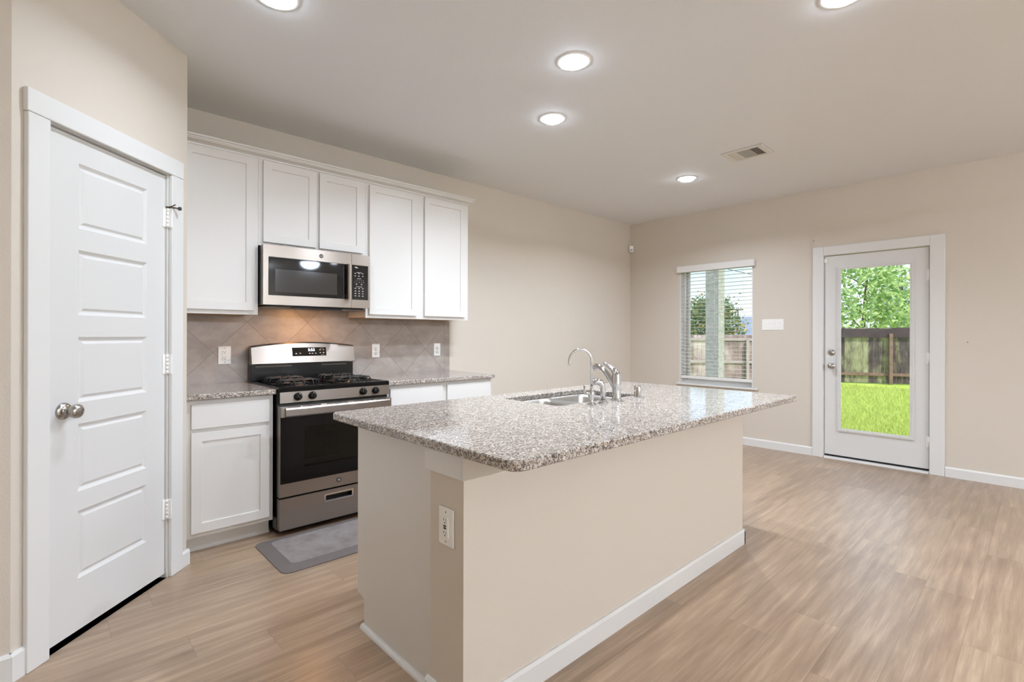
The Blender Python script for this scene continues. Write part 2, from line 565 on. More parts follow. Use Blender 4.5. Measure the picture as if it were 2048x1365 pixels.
    def text(s, body, size, M, depth=0.0006):
        """letters centred on M's origin, in its xy plane"""
        cu = bpy.data.curves.new('t', 'FONT')
        cu.body = body; cu.size = size; cu.align_x = 'CENTER'; cu.align_y = 'CENTER'; cu.extrude = depth
        cu.resolution_u = 3
        ob = bpy.data.objects.new('t', cu)
        COL.objects.link(ob)
        me = bpy.data.meshes.new_from_object(ob.evaluated_get(bpy.context.evaluated_depsgraph_get()))
        s.add([M @ v.co for v in me.vertices], [tuple(f.vertices) for f in me.polygons])
        bpy.data.objects.remove(ob); bpy.data.curves.remove(cu); bpy.data.meshes.remove(me)
        return s
    def build(s, name, mat, parent=None, weld=True):
        inv = ROOTM.get(parent.name, I4).inverted() if parent else I4
        me = bpy.data.meshes.new(name)
        me.from_pydata([inv @ v for v in s.v], [], s.f)
        for p, sm in zip(me.polygons, s.sm):
            p.use_smooth = sm
        if weld:
            bm = bmesh.new()
            bm.from_mesh(me)
            bmesh.ops.remove_doubles(bm, verts=bm.verts, dist=1e-5)
            bmesh.ops.recalc_face_normals(bm, faces=bm.faces)
            bm.to_mesh(me)
            bm.free()
        me.materials.append(MATS[mat])
        if mat == 'stainless':
            uv = me.uv_layers.new(name='UVMap')
            for lp in me.loops:
                c = me.vertices[lp.vertex_index].co
                uv.data[lp.index].uv = (c.x + 0.37 * c.y, c.z + 0.11 * c.y)
        o = bpy.data.objects.new(name, me)
        COL.objects.link(o)
        if parent:
            o.parent = parent
            ROOTM[o.name] = ROOTM.get(parent.name, I4)
        else:
            ROOTM[o.name] = I4
        return o

ROOTM = {}

def tag(o, label=None, cat=None, group=None, kind=None):
    if label: o['label'] = label
    if cat: o['category'] = cat
    if group: o['group'] = group
    if kind: o['kind'] = kind
    return o

def thing(name, label, cat, loc=(0, 0, 0), rotz=0.0, group=None, kind=None):
    o = bpy.data.objects.new(name, None)
    o.empty_display_size = 0.1
    COL.objects.link(o)
    o.location = loc
    o.rotation_euler = (0, 0, rotz)
    ROOTM[o.name] = Matrix.Translation(Vector(loc)) @ Matrix.Rotation(rotz, 4, 'Z')
    return tag(o, label, cat, group, kind)

def copy_tree(o, parent=None):
    c = o.copy()
    COL.objects.link(c)
    if parent: c.parent = parent
    for ch in list(o.children):
        copy_tree(ch, c)
    return c

def struct(name, mb, mat, label, cat):
    return tag(mb.build(name, mat), label, cat, kind='structure')

def arc(c, r, a0, a1, n, plane='xz'):
    out = []
    for i in range(n + 1):
        a = a0 + (a1 - a0) * i / n
        x, y = r * math.cos(a), r * math.sin(a)
        out.append((c[0] + x, c[1], c[2] + y) if plane == 'xz' else (c[0] + x, c[1] + y, c[2]) if plane == 'xy' else (c[0], c[1] + x, c[2] + y))
    return out

# ------------------------------------------------------------------ key dimensions (metres)
H = 2.767                        # ceiling
XD = 0.0                         # wall with the glazed door; kitchen wall is Y = 0
PX, PY = -5.315, -0.712          # corner where the angled pantry wall starts
PL = 0.928                       # its length
s2 = math.sqrt(0.5)
QX, QY = PX - PL * s2, PY - PL * s2
XW, YS = -6.40, -9.8              # far ends of the living area behind the camera
DIAG = frame((PX, PY, 0), (-s2, -s2, 0), (s2, -s2, 0))      # x along the pantry wall, y out of it
DOORF = frame((0, 0, 0), (0, -1, 0), (-1, 0, 0))            # x along the door wall (-Y), y into the room
KITF = frame((0, 0, 0), (1, 0, 0), (0, -1, 0))              # x along the kitchen wall, y into the room

# ------------------------------------------------------------------ room shell
struct('floor', MB().box(XW - 0.2, 0.16, YS - 0.2, 0.2, -0.06, 0.0), 'plank_floor', 'light oak wood-look plank floor', 'floor')
struct('ceiling', MB().box(XW - 0.2, 0.2, YS - 0.2, 0.2, H, H + 0.14), 'ceiling_paint', 'pale textured ceiling with recessed lights', 'ceiling')
struct('wall_kitchen', MB().box(PX - 0.02, 0.0, 0.0, 0.15, 0, H), 'wall_paint', 'beige wall behind the range and upper cabinets', 'wall')

DO0, DO1, DOH = 2.325, 3.195, 2.088       # exterior door rough opening (along -Y)
WO0, WO1, WOB, WOT = 0.733, 1.630, 0.655, 2.10
LW = [(5.1, 6.5), (6.75, 8.15)]           # two tall living-room windows past the right of the frame
mb = MB(DOORF)
mb.slab(-0.15, -YS, 0, H, -0.15, 0.0, holes=[(DO0, DO1, 0.0, DOH), (WO0, WO1, WOB, WOT)] + [(a, b, 0.6, 2.3) for a, b in LW])
struct('wall_door', mb, 'wall_paint', 'beige wall with blind-covered window and glazed back door', 'wall')
struct('wall_pantry', MB(DIAG).slab(0, PL, 0, H, -0.11, 0.0, holes=[(0.139, 0.803, 0.0, 2.09)]), 'wall_paint',
       'beige angled wall holding the white pantry door', 'wall')
struct('wall_stub', MB().box(PX - 0.11, PX, PY + 0.0, 0.0, 0, H), 'wall_paint', 'short beige wall closing the cabinet run on the left', 'wall')
struct('wall_left', MB().box(XW, QX, QY, QY + 0.11, 0, H), 'wall_paint', 'beige wall sliver at the far left of the photo', 'wall')
struct('wall_rear', MB().box(XW - 0.15, XW, YS, 0.15, 0, H), 'wall_paint', 'beige end wall of the living area', 'wall')
struct('wall_south', MB().box(XW, 0, YS - 0.15, YS, 0, H), 'wall_paint', 'beige long wall of the living area', 'wall')

def base_prof(mb, u0, u1, h=0.088, t=0.013):
    mb.prism([(0, 0), (t, 0), (t, h - 0.012), (t - 0.006, h), (0, h)], 'x', u0, u1)
    return mb
struct('baseboard_door', base_prof(base_prof(MB(DOORF), 0.0, 2.238), 3.292, -YS), 'trim_paint', 'white baseboard along the back door wall', 'baseboard')
struct('baseboard_kitchen', base_prof(MB(KITF), -3.03, -0.013), 'trim_paint', 'white baseboard past the right end of the base cabinets', 'baseboard')
struct('baseboard_pantry', base_prof(base_prof(MB(DIAG), -0.012, 0.05, 0.082), 0.886, PL + 0.006, 0.105), 'trim_paint', 'white baseboard pieces either side of the pantry door', 'baseboard')
struct('baseboard_left', base_prof(MB(frame((0, QY, 0), (1, 0, 0), (0, -1, 0))), XW, QX + 0.004, 0.105), 'trim_paint', 'white baseboard at the far left edge', 'baseboard')

# ------------------------------------------------------------------ exterior door (door_1)
tr = MB(DOORF)
tr.box(2.238, 2.335, 0, 0.02, 0, 2.17, 0.003).box(3.185, 3.290, 0, 0.02, 0, 2.17, 0.003).box(2.3352, 3.1848, 0, 0.02, 2.078, 2.17, 0.003)
struct('trim_1', tr, 'trim_paint', 'flat white casing around the glazed back door', 'trim')
tr = MB(DOORF)
tr.box(2.326, 2.339, -0.15, 0.0, 0, 2.085).box(3.181, 3.194, -0.15, 0.0, 0, 2.085).box(2.339, 3.181, -0.15, 0.0, 2.074, 2.085)
struct('trim_2', tr, 'trim_paint', 'white door jamb lining the back door opening', 'trim')
d = thing('door_1', 'white back door with one full-length glass pane', 'door', (0, -2.76, 0), kind='structure')
s0, s1, sz0, sz1 = 2.343, 3.177, 0.040, 2.068
L0, L1, LZ0, LZ1 = 2.489, 3.040, 0.320, 1.922
MB(DOORF).slab(s0, s1, sz0, sz1, -0.052, -0.008, holes=[(L0 - 0.012, L1 + 0.012, LZ0 - 0.012, LZ1 + 0.012)]).build('door_leaf', 'door_paint', d)
lf = MB(DOORF)
lf.slab(2.456, 3.073, 0.284, 1.958, -0.0075, 0.004, holes=[(L0, L1, LZ0, LZ1)])
lf.slab(2.466, 3.063, 0.294, 1.948, 0.004, 0.008, holes=[(L0 - 0.012, L1 + 0.012, LZ0 - 0.012, LZ1 + 0.012)])
lfo = lf.build('lite_frame', 'door_paint', d)
sc = MB(DOORF)
for zz in (0.55, 0.85, 1.12, 1.40, 1.70):
    for uu in (2.472, 3.057):
        sc.lathe([(0.0045, 0.0), (0.0045, 0.0016)], (uu, 0.008, zz), (0, 1, 0), 10)
for uu in (2.55, 2.76, 2.97):
    for zz in (0.300, 1.942):
        sc.lathe([(0.0045, 0.0), (0.0045, 0.0016)], (uu, 0.008, zz), (0, 1, 0), 10)
sc.build('screw_caps', 'pale_grey', lfo)
MB(DOORF).box(L0 - 0.011, L1 + 0.011, -0.033, -0.027, LZ0 - 0.011, LZ1 + 0.011).build('glass_pane', 'window_glass', d)
def knob_prof(): return [(0.030, 0.0), (0.030, 0.004), (0.026, 0.008), (0.011, 0.010), (0.010, 0.028), (0.016, 0.033), (0.024, 0.040), (0.027, 0.050), (0.024, 0.060), (0.014, 0.066), (0.0, 0.067)]
kb = MB(DOORF).lathe(knob_prof(), (2.407, -0.008, 0.946), (0, 1, 0))
kb.box(2.404, 2.410, 0.055, 0.064, 0.941, 0.951, 0.001)
kb.build('knob', 'satin_nickel', d)
kb = MB(DOORF).lathe([(0.031, 0), (0.031, 0.005), (0.026, 0.010), (0.018, 0.012), (0.014, 0.018), (0.0, 0.019)], (2.405, -0.008, 1.083), (0, 1, 0))
kb.box(2.402, 2.408, 0.009, 0.028, 1.070, 1.096, 0.002)
kb.build('deadbolt', 'satin_nickel', d)
for zz in (1.812, 1.05, 0.288):
    MB(DOORF).lathe([(0.0065, -0.05), (0.0065, 0.05)], (3.179, 0.0, zz), n=12).box(3.160, 3.184, -0.009, -0.004, zz - 0.05, zz + 0.05).build('hinge', 'white_plastic', d)
MB(DOORF).box(2.340, 2.366, -0.010, 0.004, 2.005, 2.045, 0.002).build('alarm_contact', 'white_plastic', d)
MB(DOORF).box(s0, s1, -0.045, -0.012, 0.022, 0.0395).build('door_sweep', 'gap_black', d)
MB(DOORF).prism([(-0.150, 0.0), (0.012, 0.0), (0.010, 0.012), (-0.02, 0.021), (-0.150, 0.021)], 'x', 2.34, 3.18).build('threshold', 'trim_paint', d)

# ------------------------------------------------------------------ window over the sink side (window_1) and its blind
wn = thing('window_1', 'single-hung window behind the white slatted blind', 'window', (0, -1.18, WOB), kind='structure')
f = MB(DOORF)
f.slab(WO0, WO1, WOB, WOT, -0.135, -0.085, holes=[(WO0 + 0.035, WO1 - 0.035, WOB + 0.04, WOT - 0.035)])
fo = f.build('window_frame', 'frame_vinyl', wn)
MB(DOORF).box(WO0 + 0.035, WO0 + 0.062, -0.125, -0.10, WOB + 0.04, WOT - 0.035).build('grey_strip', 'pale_grey', fo)  # plain grey strip standing in for the grey band beside the glass
MB(DOORF).slab(WO0 + 0.062, WO1 - 0.036, WOB + 0.041, WOT - 0.036, -0.118, -0.098, holes=[(WO0 + 0.085, WO1 - 0.05, WOB + 0.075, WOT - 0.05)]).build('sash', 'frame_vinyl', wn)
MB(DOORF).box(WO0 + 0.086, WO1 - 0.051, -0.111, -0.107, WOB + 0.076, WOT - 0.051).build('glass_pane', 'window_glass', wn)
rv = MB(DOORF)
rv.box(WO0, WO0 + 0.012, -0.085, 0.0, WOB, WOT).box(WO1 - 0.012, WO1, -0.085, 0.0, WOB, WOT).box(WO0 + 0.012, WO1 - 0.012, -0.085, 0.0, WOT - 0.012, WOT)
rv.build('jamb', 'trim_paint', wn)
MB(DOORF).box(WO0 - 0.035, WO1 + 0.06, 0.0, 0.03, WOB - 0.018, WOB + 0.002, 0.004).box(WO0 + 0.012, WO1 - 0.012, -0.085, 0.0, WOB - 0.001, WOB + 0.002).build('window_sill', 'trim_paint', wn)

bl = thing('window_blind', 'white horizontal-slat blind lowered with open slats over the window', 'blind', (0, -1.18, WOT))
vb = MB(DOORF)
vb.box(0.714, 1.655, 0.004, 0.052, 2.040, 2.118, 0.006)
vb.build('headrail', 'blind_vinyl', bl)
sl = MB(DOORF)
zt, pitch, ns = 2.018, 0.0445, 29
for i in range(ns):
    zc = zt - i * pitch
    pts = []
    for k in range(7):
        a = -1 + k / 3.0
        pts.append((-0.030 + a * 0.0235, zc + 0.0012 * (1 - a * a) + a * 0.0008))
    low = [(y, z - 0.0024) for y, z in reversed(pts)]
    sl.prism(pts + low, 'x', WO0 + 0.016, WO1 - 0.016)
sl.build('slats', 'blind_vinyl', bl)
zb = zt - ns * pitch
MB(DOORF).box(WO0 + 0.015, WO1 - 0.015, -0.055, -0.005, zb - 0.012, zb + 0.022, 0.005).build('bottom_rail', 'blind_vinyl', bl)
cd = MB(DOORF)
for uu in (WO0 + 0.10, (WO0 + WO1) / 2, WO1 - 0.13):
    for yy in (-0.0545, -0.0055):
        cd.tube([(uu, yy, 2.045), (uu, yy, zb - 0.005)], 0.0009, 5)
cd.build('ladder_cords', 'blind_vinyl', bl)
wd = MB(DOORF)
wd.tube([(WO0 + 0.075, -0.002, 2.035), (WO0 + 0.075, -0.001, 1.30)], 0.004, 8)
wd.build('tilt_wand', 'blind_vinyl', bl)

# living-room windows, past the right edge of the photo: they let the daylight in
for k, (a, b) in enumerate(LW):
    w2 = thing('window_%d' % (k + 2), 'tall living-room window %s' % ('nearest the back door' if k == 0 else 'farther from the back door'), 'window', (0, -(a + b) / 2, 0.6), kind='structure')
    MB(DOORF).slab(a, b, 0.6, 2.3, -0.135, -0.07, holes=[(a + 0.05, b - 0.05, 0.65, 1.43), (a + 0.05, b - 0.05, 1.47, 2.25)]).build('window_frame', 'frame_vinyl', w2)
    MB(DOORF).box(a + 0.049, b - 0.049, -0.108, -0.104, 0.649, 1.431).box(a + 0.049, b - 0.049, -0.108, -0.104, 1.469, 2.251).build('glass_pane', 'window_glass', w2)
    MB(DOORF).box(a - 0.05, b + 0.05, 0.0, 0.03, 0.578, 0.6, 0.004).build('window_sill', 'trim_paint', w2)

# ------------------------------------------------------------------ pantry door (door_2)
tr = MB(DIAG)
tr.box(0.798, 0.886, 0, 0.02, 0, 2.078, 0.004).box(0.054, 0.140, 0, 0.02, 0, 2.078, 0.004).box(0.054, 0.890, 0, 0.0215, 2.0785, 2.167, 0.004)
struct('trim_3', tr, 'trim_paint', 'flat white casing around the pantry door', 'trim')
tr = MB(DIAG)
tr.box(0.788, 0.8025, -0.11, 0.0, 0, 2.083).box(0.1395, 0.148, -0.11, 0.0, 0, 2.083).box(0.148, 0.788, -0.11, 0.0, 2.075, 2.083)
struct('trim_4', tr, 'trim_paint', 'white jamb lining the pantry door opening', 'trim')
d = thing('door_2', 'closed white five-panel pantry door with nickel knob', 'door', tuple(DIAG @ Vector((0.45, 0, 0))), kind='structure')
pan = [(0.272, 0.648, a, b) for a, b in ((0.236, 0.518), (0.598, 0.880), (0.970, 1.242), (1.333, 1.604), (1.694, 1.964))]
prof = [(0.006, 0.004), (0.014, 0.0085), (0.019, 0.0085), (0.028, 0.0035), (0.030, 0.003)]
MB(DIAG).slab(0.151, 0.785, 0.022, 2.068, -0.046, -0.010, panels=pan, prof=prof).build('door_leaf', 'door_paint', d)
MB(DIAG).lathe([(0.034, 0.0), (0.034, 0.003), (0.031, 0.009), (0.018, 0.011), (0.012, 0.014), (0.0115, 0.030), (0.018, 0.036), (0.026, 0.044), (0.029, 0.054), (0.027, 0.064), (0.018, 0.071), (0.0, 0.073)],
               (0.714, -0.010, 0.944), (0, 1, 0), 40).build('knob', 'satin_nickel', d)
hs = []
for zz in (1.855, 1.10, 0.352):
    h = MB(DIAG)
    for k in range(5):
        h.lathe([(0.0068, -0.05 + k * 0.02), (0.0068, -0.0305 + k * 0.02)], (0.1465, 0.000, zz), n=12)
    h.box(0.140, 0.1465, -0.004, 0.0215, zz - 0.05, zz + 0.05, 0.001)
    h.box(0.148, 0.170, -0.0105, -0.006, zz - 0.05, zz + 0.05, 0.001)
    hs.append(h.build('hinge', 'white_plastic', d))
h = MB(DIAG)
h.tube([(0.1465, 0.002, 1.908), (0.150, 0.030, 1.914), (0.163, 0.052, 1.917)], 0.003, 8)
h.tube([(0.1465, 0.002, 1.908), (0.132, 0.030, 1.909), (0.122, 0.042, 1.908)], 0.0035, 8)
h.lathe([(0.009, -0.003), (0.009, 0.004)], (0.1465, 0.001, 1.908), n=14)
st = h.build('pin_stop', 'bronze_metal', hs[0])
MB(DIAG).lathe([(0.0085, 0.0), (0.0095, 0.008), (0.008, 0.015)], (0.125, 0.040, 1.908), (-0.6, 0.7, -0.05), 14).build('stop_bumper', 'rubber_grey', hs[0])

# ------------------------------------------------------------------ upper cabinets
def shaker(M, u0, u1, z0, z1, of, rail=0.052, th=0.02):
    return MB(M).slab(u0, u1, z0, z1, of - th, of, panels=[(u0 + rail, u1 - rail, z0 + rail, z1 - rail)], prof=[(0.0015, 0.007), (0.003, 0.0075)])

def upper(name, label, x0, x1, z0, z1, doors, zd):
    r = thing(name, label, 'cabinet', ((x0 + x1) / 2, -0.16, z0), group='white upper cabinets')
    b = MB()
    b.box(x0, x1, -0.292, -0.002, z0 + 0.006, z1)
    b.build('carcass', 'cabinet_paint', r)
    MB(KITF).box(x0, x1, 0.2925, 0.311, z0, z1).build('face_frame', 'cabinet_paint', r)
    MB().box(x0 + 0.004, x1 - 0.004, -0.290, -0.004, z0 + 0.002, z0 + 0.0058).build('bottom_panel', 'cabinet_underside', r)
    for (a, b_) in doors:
        shaker(KITF, a, b_, zd[0], zd[1], 0.3315).build('door', 'cabinet_paint', r)
    return r
upper('upper_cabinet', 'tall single-door white upper cabinet between the pantry wall and the microwave', -5.3135, -4.8395, 1.385, 2.436, [(-5.272, -4.864)], (1.412, 2.424))
upper('upper_cabinet', 'short two-door white upper cabinet above the microwave', -4.8385, -4.0665, 1.852, 2.436, [(-4.811, -4.456), (-4.431, -4.096)], (1.876, 2.422))
upper('upper_cabinet', 'tall two-door white upper cabinet ending in the bare beige wall', -4.0655, -3.066, 1.385, 2.436, [(-4.042, -3.612), (-3.539, -3.111)], (1.412, 2.418))
cp = [(0.3118, 2.430), (0.318, 2.430), (0.320, 2.440), (0.332, 2.447), (0.350, 2.452), (0.362, 2.463), (0.364, 2.468), (0.376, 2.469), (0.376, 2.479), (0.3118, 2.479)]
cm = MB(KITF)
cm.prism(cp, 'x', -5.3135, -3.066)
vs, n = [], len(cp)
ring = lambda k: [(-3.066 + (p[0] - 0.3118) * k, p[0] if k else p[0], p[1]) for p in cp]
cm.add(ring(0) + ring(0.55), [tuple(range(n)), tuple(range(n, 2 * n))] + [(i, (i + 1) % n, n + (i + 1) % n, n + i) for i in range(n)])
cm.prism([(-3.0655 + (p[0] - 0.3118) * 0.55, p[1]) for p in cp], 'y', 0.003, 0.3118)
tag(cm.build('crown_molding', 'cabinet_paint'), 'white crown molding running along the tops of the upper cabinets', 'molding')

# ------------------------------------------------------------------ base cabinets and counters
def base_unit(label, x0, x1, cols, toe_mold=True):
    r = thing('base_cabinet', label, 'cabinet', ((x0 + x1) / 2, -0.3, 0), group='white base cabinets along the kitchen wall')
    MB().box(x0, x1, -0.592, -0.002, 0.098, 0.8825).build('carcass', 'cabinet_paint', r)
    MB().box(x0, x1, -0.611, -0.5925, 0.098, 0.8825).build('face_frame', 'cabinet_paint', r)
    MB().box(x0, x1, -0.535, -0.02, 0.0, 0.0975).build('toe_kick', 'cabinet_paint', r)
    MB(KITF).prism([(0.5355, 0.0), (0.548, 0.0), (0.547, 0.01), (0.541, 0.017), (0.5355, 0.02)], 'x', x0, x1).build('shoe_molding', 'cabinet_paint', r)
    for a, b in cols:
        MB(KITF).box(a, b, 0.6115, 0.6315, 0.716, 0.855, 0.002).build('drawer', 'cabinet_paint', r)
        shaker(KITF, a, b, 0.127, 0.696, 0.6315).build('door', 'cabinet_paint', r)
    return r
base_unit('single-door white base cabinet between the pantry door and the range', -5.3135, -4.838, [(-5.277, -4.863)])
base_unit('two-door white base cabinet whose end meets the bare beige wall', -4.051, -3.042, [(-4.030, -3.563), (-3.519, -3.068)])

def rrect(x0, x1, y0, y1, r, n=6):
    rs = r if isinstance(r, (tuple, list)) else (r,) * 4
    out = []
    for (cx, cy, a, q) in ((x0, y0, PI, rs[0]), (x1, y0, 1.5 * PI, rs[1]), (x1, y1, 0, rs[2]), (x0, y1, 0.5 * PI, rs[3])):
        sx_ = 1 if cx == x0 else -1
        sy_ = 1 if cy == y0 else -1
        if q <= 0:
            out.append((cx, cy)); continue
        for k in range(n + 1):
            t = a + 0.5 * PI * k / n
            out.append((cx + sx_ * q + q * math.cos(t), cy + sy_ * q + q * math.sin(t)))
    return out

def counter(mb, outer, z0, z1, hole=None, ease=0.004):
    def inset(loop, d):
        n = len(loop); res = []
        for i in range(n):
            p0, p1, p2 = Vector(loop[i - 1]), Vector(loop[i]), Vector(loop[(i + 1) % n])
            e1, e2 = (p1 - p0).normalized(), (p2 - p1).normalized()
            n1, n2 = Vector((-e1.y, e1.x)), Vector((-e2.y, e2.x))
            m = (n1 + n2).normalized()
            res.append(tuple(p1 + m * d / max(0.3, m.dot(n1))))
        return res
    def cap(loops, z):
        bm = bmesh.new()
        ed = []
        for L in loops:
            vv = [bm.verts.new((x, y, z)) for x, y in L]
            ed += [bm.edges.new((vv[i], vv[(i + 1) % len(vv)])) for i in range(len(vv))]
        bmesh.ops.triangle_fill(bm, edges=ed, use_beauty=True)
        bm.verts.index_update()
        mb.add([v.co.copy() for v in bm.verts], [tuple(v.index for v in f.verts) for f in bm.faces])
        bm.free()
    tops, bots = [], []
    for L, sgn in ((outer, 1), (hole, -1)):
        if not L: continue
        Li = inset(L, ease * sgn)
        levels = [(Li, z0), (L, z0 + ease), (L, z1 - ease), (Li, z1)]
        n = len(L)
        for (A, za), (B, zb_) in zip(levels[:-1], levels[1:]):
            mb.add([(x, y, za) for x, y in A] + [(x, y, zb_) for x, y in B], [(i, (i + 1) % n, n + (i + 1) % n, n + i) for i in range(n)])
        tops.append(Li); bots.append(Li)
    cap(tops, z1); cap(bots, z0)
    return mb

CT = 0.914
tag(counter(MB(), rrect(-5.3145, -4.832, -0.652, -0.009, (0, 0, 0, 0)), CT - 0.031, CT).build('countertop', 'granite'), 'short granite countertop between the pantry wall and the range', 'countertop', 'granite countertops on the kitchen wall')
tag(counter(MB(), rrect(-4.055, -3.030, -0.652, -0.009, (0, 0.006, 0, 0)), CT - 0.031, CT).build('countertop', 'granite'), 'longer granite countertop ending in the bare beige wall', 'countertop', 'granite countertops on the kitchen wall')
bs = MB()
bs.box(-5.3145, -3.048, -0.0085, -0.0005, 0.88, 1.384).box(-4.838, -4.067, -0.0085, -0.0005, 1.3841, 1.47)
tag(bs.build('tile_backsplash', 'diagonal_tile'), 'taupe tile backsplash laid diagonally between counters and upper cabinets', 'backsplash')

# ------------------------------------------------------------------ island
IX0, IX1 = -4.965, -2.757           # counter ends
IY0, IY1 = -2.945, -1.765           # counter front (bar side), back (kitchen side)
struct('wall_island', MB().box(-4.918, -2.802, -2.659, -2.474, 0, 0.882), 'wall_paint', 'beige textured half wall carrying the island counter', 'wall')
ap = MB()
ap.box(-4.930, -2.790, -2.671, -2.6592, 0.797, 0.8825, 0.0015).box(-4.930, -4.9182, -2.659, -2.456, 0.797, 0.8825, 0.0015).box(-2.8018, -2.790, -2.659, -2.474, 0.797, 0.8825, 0.0015)
struct('trim_5', ap, 'trim_paint', 'white apron band under the island counter', 'trim')
bb = MB()
bb.M = frame((0, -2.659, 0), (1, 0, 0), (0, -1, 0)); base_prof(bb, -4.931, -2.789)
bb.M = frame((-4.918, 0, 0), (0, 1, 0), (-1, 0, 0)); base_prof(bb, -2.672, -2.461)
bb.M = frame((-2.802, 0, 0), (0, 1, 0), (1, 0, 0)); base_prof(bb, -2.672, -2.474)
struct('baseboard_island', bb, 'trim_paint', 'white baseboard around the island half wall', 'baseboard')
qr = [(0.0, 0.0)] + [(0.018 * math.cos(a * PI / 16), 0.020 * math.sin(a * PI / 16)) for a in range(9)]
struct('trim_6', MB(frame((-4.8805, 0, 0), (0, 1, 0), (-1, 0, 0))).prism(qr, 'x', -2.461, -1.912), 'trim_paint', 'white quarter-round shoe at the foot of the island end panel', 'trim')

ic = thing('island_cabinet', 'white island cabinet with plain end panel beside the range', 'cabinet', (-3.84, -2.16, 0))
MB().prism([(-2.473, 0.0), (-1.916, 0.0), (-1.916, 0.120), (-1.893, 0.128), (-1.872, 0.128), (-1.872, 0.8825), (-2.473, 0.8825)], 'x', -4.880, -4.862).build('end_panel', 'cabinet_paint', ic)
cb = MB()
cb.box(-4.8618, -4.09, -2.473, -1.873, 0.12, 0.8825).box(-3.37, -2.80, -2.473, -1.873, 0.12, 0.8825).box(-4.09, -3.37, -2.473, -1.873, 0.12, 0.66).box(-4.8618, -2.80, -2.40, -1.935, 0.0, 0.12)
cb.build('carcass', 'cabinet_paint', ic)
IKF = frame((0, 0, 0), (1, 0, 0), (0, 1, 0))
shaker(IKF, -4.878, -4.42, 0.128, 0.868, -1.852).build('door', 'cabinet_paint', ic)
for a, b in ((-4.40, -4.08), (-4.06, -3.74), (-3.72, -3.40), (-3.38, -2.82)):
    shaker(IKF, a, b, 0.128, 0.70, -1.852).build('door', 'cabinet_paint', ic)
    MB().box(a, b, -1.872, -1.852, 0.715, 0.868, 0.002).build('drawer', 'cabinet_paint', ic)

SX0, SX1, SY0, SY1 = -4.080, -3.385, -2.315, -1.902
ct = counter(MB(), rrect(IX0, IX1, IY0, IY1, (0.045, 0.012, 0.012, 0.035)), CT - 0.031, CT, list(reversed(rrect(SX0, SX1, SY0, SY1, 0.035))) [::-1])
tag(ct.build('island_countertop', 'granite'), 'polished speckled granite island countertop with sink cutout', 'countertop')
kt = thing('kitchen_sink', 'stainless double-bowl sink set under the island counter', 'sink', (-3.73, -2.11, 0.66))
def bowl(x0, x1, y0, y1):
    m = MB()
    lv = [(0.0, CT - 0.0315, 0.05), (0.003, 0.86, 0.055), (0.008, 0.75, 0.06), (0.018, 0.715, 0.06), (0.045, 0.700, 0.05), (0.10, 0.695, 0.03)]
    loops = [[(x, y, z) for x, y in rrect(x0 + i, x1 - i, y0 + i, y1 - i, r, 5)] for i, z, r in lv]
    n = len(loops[0])
    outer = [[(x, y, z) for x, y in rrect(x0 - 0.003, x1 + 0.003, y0 - 0.003, y1 + 0.003, 0.05, 5)] for z in (0.69, CT - 0.0315)]
    seq = [outer[0], outer[1]] + loops
    for A, B in zip(seq[:-1], seq[1:]):
        m.add(A + B, [(i, (i + 1) % n, n + (i + 1) % n, n + i) for i in range(n)], True)
    m.add(loops[-1], [tuple(range(n))]); m.add(outer[0], [tuple(range(n))])
    return m
for x0, x1 in ((SX0 + 0.010, -3.745), (-3.722, SX1 - 0.008)):
    bo = bowl(x0, x1, SY0 + 0.006, SY1 - 0.006).build('bowl', 'sink_steel', kt)
    MB().lathe([(0.045, 0.6935), (0.045, 0.698), (0.040, 0.699), (0.030, 0.696), (0.0, 0.6955)], ((x0 + x1) / 2, -2.11, 0), n=24).build('drain', 'chrome', bo)
MB().box(-3.7415, -3.7255, SY0 + 0.02, SY1 - 0.02, 0.80, 0.868, 0.004).build('divider', 'sink_steel', kt)

# taps on the island
t = thing('filter_tap', 'tall thin gooseneck water-filter tap with small side lever', 'faucet', (-3.914, -2.381, CT))
MB().lathe([(0.024, 0.0), (0.024, 0.003), (0.017, 0.006), (0.010, 0.012), (0.012, 0.028), (0.0165, 0.046), (0.0165, 0.058), (0.012, 0.068), (0.008, 0.076), (0.0075, 0.092)], (-3.914, -2.381, CT)).build('body', 'chrome', t)
gp = [(-3.914, -2.381, CT + 0.085), (-3.914, -2.381, CT + 0.215)]
for k in range(1, 13):
    a = PI * k / 12 * 1.06
    q = 0.056 * (1 - math.cos(a))
    gp.append((-3.914 - q * 0.80, -2.381 + q * 0.60, CT + 0.215 + 0.056 * math.sin(a)))
gp.append((gp[-1][0] - 0.001, gp[-1][1] + 0.001, gp[-1][2] - 0.012))
MB().tube(gp, [0.0062] * (len(gp) - 1) + [0.0066], 12).build('spout', 'chrome', t)
MB().tube([(-3.914, -2.381, CT + 0.052), (-3.943, -2.365, CT + 0.054)], 0.007, 10).tube([(-3.943, -2.365, CT + 0.048), (-3.944, -2.364, CT + 0.075), (-3.946, -2.362, CT + 0.098)], [0.006, 0.0072, 0.005], 10).build('lever', 'chrome', t)

t = thing('side_sprayer', 'short chrome side sprayer with hooked head beside the filter tap', 'sprayer', (-3.825, -2.385, CT))
MB().lathe([(0.024, 0.0), (0.024, 0.004), (0.019, 0.010), (0.016, 0.014)], (-3.825, -2.385, CT)).build('base', 'chrome', t)
MB().tube([(-3.825, -2.385, CT + 0.013), (-3.825, -2.385, CT + 0.060), (-3.827, -2.383, CT + 0.088), (-3.838, -2.376, CT + 0.104), (-3.855, -2.364, CT + 0.108), (-3.872, -2.353, CT + 0.102)],
          [0.012, 0.0135, 0.0155, 0.0175, 0.018, 0.015], 14).build('spray_head', 'chrome', t)

